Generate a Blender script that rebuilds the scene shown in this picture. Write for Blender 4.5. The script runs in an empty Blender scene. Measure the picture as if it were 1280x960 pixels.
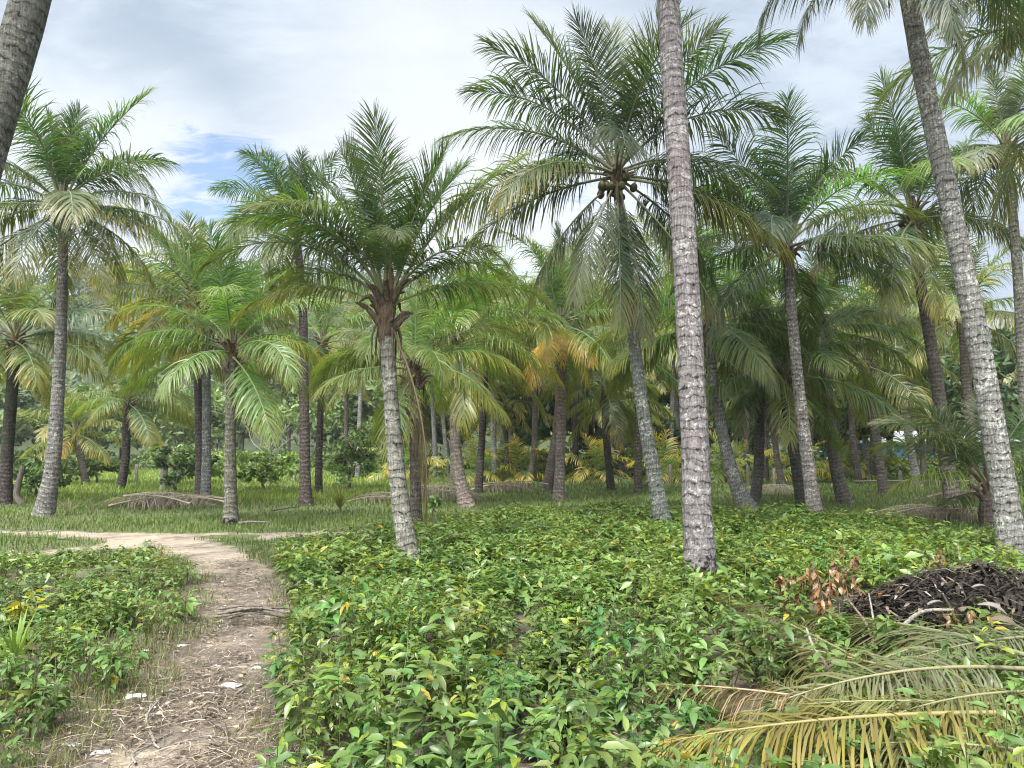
import bpy, math, random
import numpy as np
from mathutils import Vector, Matrix

R = math.radians
rng = np.random.default_rng(7)
random.seed(7)
scene = bpy.context.scene
COL = scene.collection

# ------------------------------------------------------------------ camera
F_PX, HORIZON, EYE = 920.0, 560.0, 1.6
PITCH = math.atan((HORIZON - 480.0) / F_PX)
cam_data = bpy.data.cameras.new("camera")
cam_data.sensor_fit = 'HORIZONTAL'
cam_data.sensor_width = 36.0
cam_data.lens = 36.0 * F_PX / 1280.0
cam_data.clip_start = 0.05
cam_data.clip_end = 3000.0
cam = bpy.data.objects.new("camera", cam_data)
cam.location = (0, 0, EYE)
cam.rotation_euler = (R(90) + PITCH, 0, 0)
COL.objects.link(cam)
scene.camera = cam

# ------------------------------------------------------------------ sun, exposure
SUN_EL, SUN_AZ = 60.0, 205.0          # azimuth clockwise from +Y (behind the camera, a little to the left)
sd = bpy.data.lights.new("sun", 'SUN')
sd.energy = 2.8
sd.angle = R(10)
sd.color = (1.0, 0.96, 0.89)
sun = bpy.data.objects.new("sun", sd)
sv = Vector((math.sin(R(SUN_AZ)) * math.cos(R(SUN_EL)), math.cos(R(SUN_AZ)) * math.cos(R(SUN_EL)), math.sin(R(SUN_EL))))
sun.rotation_euler = sv.to_track_quat('Z', 'Y').to_euler()
sun.location = (0, 0, 60)
COL.objects.link(sun)
vs = scene.view_settings
vs.view_transform = 'Standard'
vs.look = 'None'
vs.exposure = 1.25
vs.gamma = 1.0
vs.use_curve_mapping = False
scene.cycles.use_denoising = True
scene.cycles.filter_width = 1.1
scene.cycles.max_bounces = 7
scene.cycles.diffuse_bounces = 4
scene.cycles.glossy_bounces = 2
scene.cycles.transmission_bounces = 5
scene.cycles.caustics_reflective = False
scene.cycles.caustics_refractive = False


# ------------------------------------------------------------------ pixel -> place
def ray(px, py):
    u, v = (px - 640.0) / F_PX, (480.0 - py) / F_PX
    c, s = math.cos(PITCH), math.sin(PITCH)
    return np.array([u, c - v * s, s + v * c])


def at(px, py, d):
    r = ray(px, py)
    return np.array([0, 0, EYE]) + r * (d / r[1])


def gpt(px, py, z=0.0):
    r = ray(px, py)
    return np.array([0, 0, EYE]) + r * ((z - EYE) / r[2])


# ------------------------------------------------------------------ node helpers
def link(nt, out, inp):
    nt.links.new(out, inp)


class NB:
    """tiny node builder"""
    def __init__(self, nt):
        self.nt = nt

    def n(self, typ, props=None, **ins):
        nd = self.nt.nodes.new(typ)
        for k, v in (props or {}).items():
            setattr(nd, k, v)
        for k, v in ins.items():
            key = int(k[1:]) if k[0] == '_' and k[1:].isdigit() else k.replace('_', ' ')
            sock = nd.inputs[key]
            if isinstance(v, bpy.types.NodeSocket):
                self.nt.links.new(v, sock)
            else:
                sock.default_value = v
        return nd

    def math(self, op, a, b=0.0, c=0.0, clamp=False):
        nd = self.n('ShaderNodeMath', {'operation': op, 'use_clamp': clamp}, _0=a, _1=b, _2=c)
        return nd.outputs[0]

    def mix(self, f, a, b, mode='MIX'):
        nd = self.n('ShaderNodeMix', {'data_type': 'RGBA', 'blend_type': mode})
        for i, v in ((0, f), (6, a), (7, b)):
            if isinstance(v, bpy.types.NodeSocket):
                self.nt.links.new(v, nd.inputs[i])
            else:
                nd.inputs[i].default_value = v if i == 0 else (v[0], v[1], v[2], 1)
        return nd.outputs[2]

    def ss(self, v, lo, hi):
        nd = self.n('ShaderNodeMapRange', {'interpolation_type': 'SMOOTHSTEP'}, Value=v)
        nd.inputs['From Min'].default_value = lo
        nd.inputs['From Max'].default_value = hi
        return nd.outputs[0]

    def noise(self, vec, scale, detail=4.0, rough=0.55, dist=0.0):
        nd = self.n('ShaderNodeTexNoise', None, Scale=scale, Detail=detail, Roughness=rough, Distortion=dist)
        if vec is not None:
            self.nt.links.new(vec, nd.inputs['Vector'])
        return nd.outputs[0]

    def scalevec(self, vec, s):
        nd = self.n('ShaderNodeMapping', {'vector_type': 'POINT'})
        self.nt.links.new(vec, nd.inputs['Vector'])
        nd.inputs['Scale'].default_value = s
        return nd.outputs[0]


def new_mat(name):
    m = bpy.data.materials.new(name)
    m.use_nodes = True
    m.node_tree.nodes.clear()
    b = NB(m.node_tree)
    out = b.n('ShaderNodeOutputMaterial')
    return m, b, out


# ------------------------------------------------------------------ world: sky with broken overcast
world = bpy.data.worlds.new("World")
scene.world = world
world.use_nodes = True
wt = world.node_tree
wt.nodes.clear()
w = NB(wt)
sky = w.n('ShaderNodeTexSky', {'sky_type': 'NISHITA', 'sun_disc': False, 'sun_elevation': R(SUN_EL), 'sun_rotation': R(SUN_AZ),
                               'altitude': 10.0, 'air_density': 1.0, 'dust_density': 1.0, 'ozone_density': 1.6})
tc = w.n('ShaderNodeTexCoord')
gen = tc.outputs['Generated']
sep = w.n('ShaderNodeSeparateXYZ', None, Vector=gen)
den = w.math('ADD', w.math('MAXIMUM', sep.outputs[2], 0.0), 0.22)
cx = w.math('DIVIDE', sep.outputs[0], den)
cy = w.math('DIVIDE', sep.outputs[1], den)
cvec = w.n('ShaderNodeCombineXYZ', None, X=cx, Y=cy, Z=0.37).outputs[0]
big = w.noise(cvec, 1.3, 7.0, 0.55, 0.5)
fine = w.noise(w.scalevec(cvec, (1.0, 1.5, 1.0)), 3.1, 8.0, 0.6, 0.4)
# gaps in the cloud deck, by direction
def gap(px, py, lo, hi):
    d = Vector(ray(px, py)).normalized()
    dt = w.n('ShaderNodeVectorMath', {'operation': 'DOT_PRODUCT'}, _0=gen)
    dt.inputs[1].default_value = d
    return w.ss(dt.outputs['Value'], lo, hi)
wisp = w.noise(w.scalevec(cvec, (1.0, 2.2, 1.0)), 7.5, 7.0, 0.65, 0.8)
cov = w.math('ADD', w.math('ADD', big, w.math('MULTIPLY', fine, 0.35)), w.math('MULTIPLY', w.math('SUBTRACT', wisp, 0.5), 0.75))
g1 = gap(285, 255, 0.993, 0.9997)
g2 = gap(40, 330, 0.992, 0.9995)
g3 = gap(1105, 90, 0.985, 0.9995)
cov2 = w.math('SUBTRACT', cov, w.math('MULTIPLY', g1, 0.33))
cov2 = w.math('SUBTRACT', cov2, w.math('MULTIPLY', g2, 0.1))
mask = w.ss(cov2, 0.30, 0.56)
shade = w.ss(w.math('ADD', w.math('ADD', w.math('MULTIPLY', fine, 0.5), w.math('MULTIPLY', big, 0.45)), w.math('MULTIPLY', wisp, 0.15)), 0.45, 0.68)
glow1 = gap(590, 250, 0.93, 1.0)
glow2 = gap(150, 360, 0.95, 1.0)
cloudc = w.mix(shade, (3.15, 3.55, 4.05), (1.95, 2.4, 3.0))
glow = w.math('MAXIMUM', glow1, glow2)
cloudc = w.mix(w.math('MULTIPLY', glow, 0.75), cloudc, (4.3, 4.5, 4.7))
# the veiled sun behind the cloud deck: cloud round it, out of view, brightened as added fill light
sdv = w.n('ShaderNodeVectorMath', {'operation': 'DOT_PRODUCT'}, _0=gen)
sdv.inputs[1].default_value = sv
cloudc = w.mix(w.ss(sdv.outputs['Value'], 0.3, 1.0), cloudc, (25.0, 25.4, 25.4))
skyc = w.mix(1.0, sky.outputs[0], (1.0, 1.0, 1.0), 'MULTIPLY')
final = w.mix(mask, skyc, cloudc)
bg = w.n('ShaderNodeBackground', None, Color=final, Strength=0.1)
wo = w.n('ShaderNodeOutputWorld')
link(wt, bg.outputs[0], wo.inputs['Surface'])


# ------------------------------------------------------------------ mesh helpers
def fast_mesh(name, V, faces, mats, midx=None, col=None, smooth=True, attrs=None):
    V = np.asarray(V, dtype=np.float32).reshape(-1, 3)
    me = bpy.data.meshes.new(name)
    faces = [np.asarray(f, dtype=np.int32) for f in faces if len(f)]
    loops = np.concatenate([f.ravel() for f in faces])
    sizes = np.concatenate([np.full(len(f), f.shape[1], dtype=np.int32) for f in faces])
    starts = np.concatenate([[0], np.cumsum(sizes)[:-1]]).astype(np.int32)
    me.vertices.add(len(V))
    me.vertices.foreach_set('co', V.ravel())
    me.loops.add(len(loops))
    me.loops.foreach_set('vertex_index', loops)
    me.polygons.add(len(sizes))
    me.polygons.foreach_set('loop_start', starts)
    if midx is not None:
        me.polygons.foreach_set('material_index', np.asarray(midx, dtype=np.int32))
    me.polygons.foreach_set('use_smooth', np.full(len(sizes), smooth, dtype=bool))
    for m in (mats if isinstance(mats, (list, tuple)) else [mats]):
        me.materials.append(m)
    if col is not None:
        a = me.attributes.new('col', 'FLOAT_COLOR', 'POINT')
        a.data.foreach_set('color', np.asarray(col, dtype=np.float32).ravel())
    for k, v in (attrs or {}).items():
        a = me.attributes.new(k, 'FLOAT', 'POINT')
        a.data.foreach_set('value', np.asarray(v, dtype=np.float32).ravel())
    me.update(calc_edges=True)
    me.validate()
    return me


def obj(name, me, parent=None, loc=(0, 0, 0)):
    o = bpy.data.objects.new(name, me)
    o.location = loc
    COL.objects.link(o)
    if parent is not None:
        o.parent = parent
    return o


def tag(o, label=None, cat=None, group=None, kind=None):
    if label: o['label'] = label
    if cat: o['category'] = cat
    if group: o['group'] = group
    if kind: o['kind'] = kind
    return o


def thing(name, loc, label, cat, group=None):
    o = bpy.data.objects.new(name, None)
    o.empty_display_size = 0.2
    o.location = loc
    COL.objects.link(o)
    return tag(o, label, cat, group)


def norm(a):
    return a / np.maximum(np.linalg.norm(a, axis=-1, keepdims=True), 1e-9)


def catmull(pts, n):
    pts = np.asarray(pts, dtype=float)
    if len(pts) == 2:
        t = np.linspace(0, 1, n)[:, None]
        return pts[0] * (1 - t) + pts[1] * t
    p = np.vstack([2 * pts[0] - pts[1], pts, 2 * pts[-1] - pts[-2]])
    seg = len(pts) - 1
    t = np.linspace(0, seg, n)
    i = np.minimum(t.astype(int), seg - 1)
    f = (t - i)[:, None]
    a, b, c, d = p[i], p[i + 1], p[i + 2], p[i + 3]
    return 0.5 * ((2 * b) + (-a + c) * f + (2 * a - 5 * b + 4 * c - d) * f ** 2 + (-a + 3 * b - 3 * c + d) * f ** 3)


def tube_arrays(path, rad, k, noise=None, cap=True):
    """path n x 3, rad n -> verts, quads (, cap tris)"""
    path = np.asarray(path, float)
    n = len(path)
    T = norm(np.gradient(path, axis=0))
    ref = np.array([0, 1.0, 0]) if abs(T[0][1]) < 0.8 else np.array([1.0, 0, 0])
    S = norm(np.cross(T, ref))
    U = np.cross(S, T)
    a = np.linspace(0, 2 * math.pi, k, endpoint=False)
    rad = np.asarray(rad, float).reshape(n, -1)
    if noise is not None:
        rad = rad * noise
    V = path[:, None, :] + rad[:, :, None] * (np.cos(a)[None, :, None] * S[:, None, :] + np.sin(a)[None, :, None] * U[:, None, :])
    i = np.arange(n - 1)[:, None] * k
    j = np.arange(k)[None, :]
    j2 = (j + 1) % k
    Q = np.stack([i + j, i + j2, i + k + j2, i + k + j], -1).reshape(-1, 4)
    return V.reshape(-1, 3), Q


def merge(parts):
    """parts: list of (V, [faces...], col or None, midx) -> V, faces, col, midx ; faces grouped by size"""
    off = 0
    Vs, cols, tris, quads, tm, qm = [], [], [], [], [], []
    for V, faces, col, mi in parts:
        V = np.asarray(V).reshape(-1, 3)
        Vs.append(V)
        cols.append(np.zeros((len(V), 4)) if col is None else (np.broadcast_to(np.asarray(col, float), (len(V), 4))))
        for f in faces:
            f = np.asarray(f)
            if not len(f): continue
            if f.shape[1] == 3:
                tris.append(f + off); tm.append(np.full(len(f), mi))
            else:
                quads.append(f + off); qm.append(np.full(len(f), mi))
        off += len(V)
    F, M = [], []
    if quads: F.append(np.concatenate(quads)); M.append(np.concatenate(qm))
    if tris: F.append(np.concatenate(tris)); M.append(np.concatenate(tm))
    return np.concatenate(Vs), F, np.concatenate(cols), np.concatenate(M)


def vnoise(x, y, s, seed=0):
    """cheap smooth value noise, numpy"""
    x = np.asarray(x) * s + seed * 17.31
    y = np.asarray(y) * s + seed * 9.77
    xi, yi = np.floor(x).astype(np.int64), np.floor(y).astype(np.int64)
    fx, fy = x - xi, y - yi
    fx, fy = fx * fx * (3 - 2 * fx), fy * fy * (3 - 2 * fy)
    def h(a, b):
        n = (a * 374761393 + b * 668265263 + seed * 1442695041) & 0x7fffffff
        n = ((n ^ (n >> 13)) * 1274126177) & 0x7fffffff
        return ((n ^ (n >> 16)) & 0xffff) / 65535.0
    return (h(xi, yi) * (1 - fx) + h(xi + 1, yi) * fx) * (1 - fy) + (h(xi, yi + 1) * (1 - fx) + h(xi + 1, yi + 1) * fx) * fy


def gz(x, y):
    x = np.asarray(x, float); y = np.asarray(y, float)
    return 0.07 * (vnoise(x, y, 0.35, 3) - 0.5) + 0.03 * (vnoise(x, y, 1.7, 4) - 0.5)


# ------------------------------------------------------------------ materials
def leaf_shader(b, color, rough=0.42, trans=0.35, spec=0.45, bump=None, tcol=None):
    ps = b.n('ShaderNodeBsdfPrincipled', None, Base_Color=color, Roughness=rough)
    ps.inputs['Specular IOR Level'].default_value = spec
    if bump is not None:
        link(b.nt, bump, ps.inputs['Normal'])
    tr = b.n('ShaderNodeBsdfTranslucent', None, Color=tcol if tcol is not None else color)
    mx = b.n('ShaderNodeMixShader', None, Fac=trans)
    link(b.nt, ps.outputs[0], mx.inputs[1])
    link(b.nt, tr.outputs[0], mx.inputs[2])
    return mx.outputs[0]


def make_frond_mat():
    # object colour = leaf tint, object alpha = how far the frond has yellowed
    m, b, out = new_mat("frond_leaf")
    oi = b.n('ShaderNodeObjectInfo')
    at_ = b.n('ShaderNodeAttribute', {'attribute_name': 'col'})
    sp = b.n('ShaderNodeSeparateColor', None, Color=at_.outputs['Color'])
    r_, u_, v_ = sp.outputs[0], sp.outputs[1], sp.outputs[2]
    base = oi.outputs['Color']
    hv = b.n('ShaderNodeHueSaturation', None, Color=base)
    link(b.nt, b.math('ADD', 0.47, b.math('MULTIPLY', r_, 0.06)), hv.inputs['Hue'])
    link(b.nt, b.math('ADD', 0.72, b.math('MULTIPLY', r_, 0.6)), hv.inputs['Value'])
    geo = b.n('ShaderNodeNewGeometry')
    nz = b.noise(geo.outputs['Position'], 2.3, 3.0)
    y = b.math('MULTIPLY', oi.outputs['Alpha'], b.ss(b.math('ADD', b.math('ADD', b.math('MULTIPLY', v_, 0.5), b.math('MULTIPLY', u_, 0.35)), b.math('MULTIPLY', nz, 0.55)), 0.38, 0.95))
    c1 = b.mix(y, hv.outputs[0], (0.42, 0.31, 0.05))
    tipb = b.math('MULTIPLY', b.ss(b.math('ADD', v_, b.math('MULTIPLY', r_, 0.35)), 1.02, 1.28), 0.6)
    c2 = b.mix(tipb, c1, (0.23, 0.17, 0.09))
    tcol = b.mix(1.0, c2, (1.25, 1.55, 0.6), 'MULTIPLY')
    sh = leaf_shader(b, c2, 0.40, 0.42, 0.5, None, tcol)
    link(b.nt, sh, out.inputs['Surface'])
    return m


def make_rachis_mat():
    m, b, out = new_mat("frond_rachis")
    oi = b.n('ShaderNodeObjectInfo')
    geo = b.n('ShaderNodeNewGeometry')
    nz = b.noise(geo.outputs['Position'], 9.0, 3.0)
    c = b.mix(0.2, oi.outputs['Color'], (0.30, 0.27, 0.12))
    c = b.mix(b.math('MULTIPLY', nz, 0.5), c, (0.20, 0.15, 0.08))
    ps = b.n('ShaderNodeBsdfPrincipled', None, Base_Color=c, Roughness=0.5)
    link(b.nt, ps.outputs[0], out.inputs['Surface'])
    return m


def make_trunk_mat():
    # object colour = bark tint, object alpha = amount of lichen ; col.r = char, col.g = moss/creeper
    m, b, out = new_mat("palm_bark")
    oi = b.n('ShaderNodeObjectInfo')
    tcn = b.n('ShaderNodeTexCoord')
    P = tcn.outputs['Object']
    hA = b.n('ShaderNodeAttribute', {'attribute_name': 'h'}).outputs['Fac']
    ca = b.n('ShaderNodeAttribute', {'attribute_name': 'col'})
    sp = b.n('ShaderNodeSeparateColor', None, Color=ca.outputs['Color'])
    big = b.noise(P, 3.0, 4.0)
    med = b.noise(P, 14.0, 5.0, 0.6)
    fib = b.noise(b.scalevec(P, (60, 60, 5.0)), 1.0, 4.0, 0.6)
    fine = b.noise(P, 55.0, 4.0, 0.65)
    # leaf-scar rings
    hh = b.math('ADD', hA, b.math('MULTIPLY', b.math('SUBTRACT', big, 0.5), 0.22))
    hh = b.math('ADD', hh, b.math('MULTIPLY', b.math('SUBTRACT', med, 0.5), 0.10))
    fr = b.math('FRACT', b.math('MULTIPLY', hh, 9.0))
    ring = b.math('SUBTRACT', 1.0, b.ss(b.math('ABSOLUTE', b.math('SUBTRACT', fr, 0.5)), 0.0, 0.16))
    ledge = b.ss(fr, 0.5, 1.0)
    tint = oi.outputs['Color']
    c = b.mix(b.ss(fib, 0.3, 0.72), b.mix(1.0, tint, (0.55, 0.52, 0.5), 'MULTIPLY'), b.mix(1.0, tint, (1.35, 1.33, 1.3), 'MULTIPLY'))
    c = b.mix(b.math('MULTIPLY', b.math('MULTIPLY', ring, b.ss(med, 0.35, 0.65)), 0.6), c, b.mix(1.0, tint, (0.5, 0.47, 0.45), 'MULTIPLY'))
    c = b.mix(b.math('MULTIPLY', ledge, b.math('MULTIPLY', b.ss(b.noise(P, 9.0, 4.0, 0.65), 0.42, 0.62), 0.75)), c, b.mix(1.0, tint, (1.7, 1.69, 1.64), 'MULTIPLY'))
    lich = b.ss(b.math('ADD', b.math('MULTIPLY', b.noise(P, 22.0, 5.0, 0.7), 0.8), b.math('MULTIPLY', big, 0.35)), 0.60, 0.70)
    c = b.mix(b.math('MULTIPLY', lich, oi.outputs['Alpha']), c, (0.50, 0.51, 0.46))
    dk = b.ss(b.math('ADD', med, b.math('MULTIPLY', fine, 0.3)), 0.78, 0.86)
    c = b.mix(b.math('MULTIPLY', dk, 0.8), c, (0.03, 0.027, 0.024))
    char = b.ss(b.math('ADD', sp.outputs[0], b.math('MULTIPLY', b.math('SUBTRACT', med, 0.5), 1.6)), 0.45, 0.6)
    c = b.mix(char, c, (0.016, 0.015, 0.014))
    moss = b.math('MULTIPLY', sp.outputs[1], b.ss(b.noise(P, 10.0, 5.0, 0.65), 0.35, 0.62))
    c = b.mix(moss, c, (0.028, 0.04, 0.022))
    hgt = b.math('ADD', b.math('MULTIPLY', fib, 0.45), b.math('MULTIPLY', ring, -0.45))
    hgt = b.math('ADD', hgt, b.math('MULTIPLY', med, 0.7))
    hgt = b.math('ADD', hgt, b.math('MULTIPLY', ledge, 0.5))
    bp = b.n('ShaderNodeBump', None, Strength=0.9, Distance=0.02, Height=hgt)
    ps = b.n('ShaderNodeBsdfPrincipled', None, Base_Color=c, Roughness=0.92, Normal=bp.outputs[0])
    ps.inputs['Specular IOR Level'].default_value = 0.2
    link(b.nt, ps.outputs[0], out.inputs['Surface'])
    return m


def make_simple(name, c1, c2, scale=20.0, rough=0.8, bump=0.5, stretch=(1, 1, 1), spec=0.3):
    m, b, out = new_mat(name)
    tcn = b.n('ShaderNodeTexCoord')
    v = b.scalevec(tcn.outputs['Object'], stretch)
    nz = b.noise(v, scale, 5.0, 0.62)
    c = b.mix(b.ss(nz, 0.3, 0.7), c1, c2)
    bp = b.n('ShaderNodeBump', None, Strength=bump, Distance=0.02, Height=nz)
    ps = b.n('ShaderNodeBsdfPrincipled', None, Base_Color=c, Roughness=rough, Normal=bp.outputs[0])
    ps.inputs['Specular IOR Level'].default_value = spec
    link(b.nt, ps.outputs[0], out.inputs['Surface'])
    return m


def make_plant_mat(name, rough=0.36, trans=0.3, spec=0.5):
    """leaf colour straight from the mesh attribute (each leaf has its own colour)"""
    m, b, out = new_mat(name)
    ca = b.n('ShaderNodeAttribute', {'attribute_name': 'col'})
    geo = b.n('ShaderNodeNewGeometry')
    nz = b.noise(geo.outputs['Position'], 45.0, 2.0)
    hv = b.n('ShaderNodeHueSaturation', None, Color=ca.outputs['Color'])
    link(b.nt, b.math('ADD', 0.75, b.math('MULTIPLY', nz, 0.5)), hv.inputs['Value'])
    t = b.mix(1.0, hv.outputs[0], (1.3, 1.25, 0.5), 'MULTIPLY')
    sh = leaf_shader(b, hv.outputs[0], rough, trans, spec, None, t)
    link(b.nt, sh, out.inputs['Surface'])
    return m


def ground_color(b):
    geo = b.n('ShaderNodeNewGeometry')
    P = geo.outputs['Position']
    n1 = b.noise(P, 0.5, 5.0, 0.6)
    n2 = b.noise(P, 6.0, 5.0, 0.65)
    n3 = b.noise(P, 40.0, 4.0, 0.7)
    c = b.mix(b.ss(n2, 0.3, 0.7), (0.05, 0.04, 0.028), (0.11, 0.088, 0.06))
    g = b.mix(b.ss(n3, 0.3, 0.7), (0.05, 0.075, 0.022), (0.11, 0.13, 0.04))
    gr = b.ss(b.math('ADD', b.math('MULTIPLY', n1, 0.8), b.math('MULTIPLY', n2, 0.4)), 0.44, 0.66)
    sy = b.n('ShaderNodeSeparateXYZ', None, Vector=P).outputs[1]
    farg = b.ss(sy, 9.0, 22.0)
    gr = b.math('MULTIPLY', gr, b.ss(sy, 6.0, 14.0))
    c = b.mix(b.math('MAXIMUM', gr, b.math('MULTIPLY', farg, 0.8)), c, g)
    c = b.mix(b.math('MULTIPLY', b.ss(n3, 0.62, 0.75), 0.5), c, (0.22, 0.18, 0.12))
    return c, n2, n3, P


def make_ground_mat():
    m, b, out = new_mat("ground_soil")
    c, n2, n3, P = ground_color(b)
    bp = b.n('ShaderNodeBump', None, Strength=0.8, Distance=0.03, Height=b.math('ADD', n2, b.math('MULTIPLY', n3, 0.6)))
    ps = b.n('ShaderNodeBsdfPrincipled', None, Base_Color=c, Roughness=0.95, Normal=bp.outputs[0])
    link(b.nt, ps.outputs[0], out.inputs['Surface'])
    return m


def make_path_mat():
    m, b, out = new_mat("path_dirt")
    c, n2, n3, P = ground_color(b)
    e = b.n('ShaderNodeAttribute', {'attribute_name': 'edge'}).outputs['Fac']
    p1 = b.noise(P, 1.6, 6.0, 0.65)
    p2 = b.noise(P, 13.0, 5.0, 0.7)
    p3 = b.noise(P, 95.0, 3.0, 0.7)
    fibre = b.noise(b.scalevec(P, (26, 9, 9)), 3.0, 4.0, 0.7, 1.5)
    s = b.mix(b.ss(p1, 0.42, 0.66), (0.12, 0.095, 0.075), (0.31, 0.25, 0.19))
    s = b.mix(b.math('MULTIPLY', b.ss(p2, 0.42, 0.62), 0.65), s, (0.095, 0.075, 0.06))
    s = b.mix(b.math('MULTIPLY', b.ss(p3, 0.55, 0.72), 0.3), s, (0.42, 0.36, 0.29))
    s = b.mix(b.math('MULTIPLY', b.ss(fibre, 0.55, 0.68), 0.5), s, (0.12, 0.095, 0.075))
    py_ = b.n('ShaderNodeSeparateXYZ', None, Vector=P).outputs[1]
    sandy = b.math('MULTIPLY', b.ss(py_, 8.2, 10.5), b.ss(b.math('ADD', p1, b.math('MULTIPLY', p2, 0.25)), 0.42, 0.66))
    s = b.mix(b.math('MULTIPLY', sandy, 0.6), s, (0.33, 0.275, 0.21))
    sand2 = b.math('MULTIPLY', b.ss(b.noise(P, 2.2, 5.0, 0.6), 0.56, 0.66), 0.7)
    s = b.mix(sand2, s, (0.40, 0.335, 0.255))
    k = b.ss(b.math('ADD', b.math('ADD', e, b.math('MULTIPLY', b.math('SUBTRACT', p2, 0.5), 1.0)), b.math('MULTIPLY', b.math('SUBTRACT', b.noise(P, 2.6, 4.0), 0.5), 1.3)), 0.3, 0.66)
    c = b.mix(k, c, s)
    hgt = b.math('ADD', b.math('ADD', p2, b.math('MULTIPLY', p3, 0.35)), b.math('MULTIPLY', fibre, 0.5))
    bp = b.n('ShaderNodeBump', None, Strength=0.9, Distance=0.025, Height=hgt)
    ps = b.n('ShaderNodeBsdfPrincipled', None, Base_Color=c, Roughness=0.95, Normal=bp.outputs[0])
    link(b.nt, ps.outputs[0], out.inputs['Surface'])
    return m


M_FROND = make_frond_mat()
M_RACHIS = make_rachis_mat()
M_BARK = make_trunk_mat()
M_GROUND = make_ground_mat()
M_PATH = make_path_mat()
M_PLANT = make_plant_mat("plant_leaf", 0.38, 0.28, 0.5)
M_GRASS = make_plant_mat("grass_blade", 0.5, 0.3, 0.3)
M_TREELEAF = make_plant_mat("tree_leaf", 0.5, 0.25, 0.35)
M_LITTER = make_plant_mat("dry_litter", 0.85, 0.05, 0.2)
M_FIBRE = make_simple("crown_fibre", (0.035, 0.026, 0.018), (0.15, 0.11, 0.07), 14.0, 0.9, 0.9, (3, 3, 0.6))
M_NUT = make_simple("coconut_husk", (0.03, 0.035, 0.014), (0.085, 0.075, 0.03), 9.0, 0.5, 0.2)
M_WOOD = make_simple("tree_wood", (0.06, 0.05, 0.04), (0.19, 0.165, 0.135), 12.0, 0.9, 0.7, (4, 4, 0.7))
M_PALEWOOD = make_simple("pale_wood", (0.11, 0.098, 0.085), (0.30, 0.275, 0.245), 16.0, 0.9, 0.7, (4, 4, 0.7))
M_CHAR = make_simple("charred_matter", (0.008, 0.0065, 0.0055), (0.042, 0.034, 0.027), 16.0, 0.8, 0.8, (1, 1, 1), 0.2)
M_PLASTIC = make_simple("plastic_scrap", (0.36, 0.37, 0.38), (0.68, 0.68, 0.67), 9.0, 0.4, 0.5)
M_HUSK = make_simple("dry_husk", (0.06, 0.045, 0.032), (0.24, 0.19, 0.14), 22.0, 0.9, 0.8, (1, 4, 4))

# ------------------------------------------------------------------ ground and paths
def grid_mesh(name, xs, ys, zf, mat):
    X, Y = np.meshgrid(xs, ys)
    V = np.stack([X, Y, zf(X, Y)], -1).reshape(-1, 3)
    nx, ny = len(xs), len(ys)
    i = np.arange(ny - 1)[:, None] * nx + np.arange(nx - 1)[None, :]
    Q = np.stack([i, i + 1, i + nx + 1, i + nx], -1).reshape(-1, 4)
    return fast_mesh(name, V, [Q], mat)


def spaced(a, b, near, n, p=2.2):
    t = np.linspace(-1, 1, n)
    return near + np.sign(t) * np.abs(t) ** p * np.where(t < 0, near - a, b - near)


g = obj("ground", grid_mesh("ground", spaced(-600, 600, 0, 221), spaced(-400, 900, 6, 241), gz, M_GROUND))
tag(g, kind='structure')

PATH_MAIN = [(205, 1010, 125), (215, 950, 92), (247, 900, 64), (280, 855, 50), (303, 800, 52), (307, 760, 42), (300, 725, 36), (277, 699, 33), (232, 683, 40), (185, 674, 50)]
PATH_CROSS = [(-60, 664, 0.5), (90, 669, 2.5), (200, 672, 5), (300, 671, 4), (420, 669, 4), (540, 665, 3)]
PATH_SIDE = [(-60, 698, 0.5), (40, 693, 1.5), (130, 685, 3), (210, 679, 4)]


def polyline(defn, vertical=False):
    P, H = [], []
    for (px, py, hw) in defn:
        p = gpt(px, py)
        P.append(p[:2])
        H.append(hw * p[1] / F_PX if not vertical else hw * p[1] ** 2 / (F_PX * EYE))
    P = catmull(np.array(P), 120)
    H = np.interp(np.linspace(0, 1, 120), np.linspace(0, 1, len(H)), H)
    return P, H


PATHS = [polyline(PATH_MAIN), polyline(PATH_CROSS, True), polyline(PATH_SIDE, True)]


def path_edge(x, y, which=None):
    """1 in the middle of a path, 0 at its edge, negative outside (metres/0.35)"""
    x = np.asarray(x, float); y = np.asarray(y, float)
    best = np.full(x.shape, -9.0)
    for i, (P, H) in enumerate(PATHS):
        if which is not None and i != which: continue
        e = np.full(x.shape, -9.0)
        for p, h in zip(P, H):
            d = np.hypot(x - p[0], y - p[1])
            e = np.maximum(e, (h - d) / 0.35)
        best = np.maximum(best, e)
    return best


def build_path(name, which, dz, cell=0.07):
    P, H = PATHS[which]
    x0, x1, y0, y1 = P[:, 0].min() - 1.2, P[:, 0].max() + 1.2, P[:, 1].min() - 1.2, P[:, 1].max() + 1.2
    xs, ys = np.arange(x0, x1, cell), np.arange(y0, y1, cell)
    X, Y = np.meshgrid(xs, ys)
    e = path_edge(X, Y, which)
    keep = e > -1.0
    e = path_edge(X, Y)
    nx = len(xs)
    i = (np.arange(len(ys) - 1)[:, None] * nx + np.arange(nx - 1)[None, :])
    Q = np.stack([i, i + 1, i + nx + 1, i + nx], -1).reshape(-1, 4)
    kf = keep.ravel()
    Q = Q[kf[Q].all(1)]
    used, inv = np.unique(Q, return_inverse=True)
    Z = gz(X, Y) + dz
    if which == 0:
        Z = Z - 0.0 * e
    V = np.stack([X, Y, Z], -1).reshape(-1, 3)[used]
    me = fast_mesh(name, V, [inv.reshape(-1, 4)], M_PATH, attrs={'edge': np.clip(e.ravel()[used] * 0.5 + 0.5, 0, 1)})
    return tag(obj(name, me), kind='structure')


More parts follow.
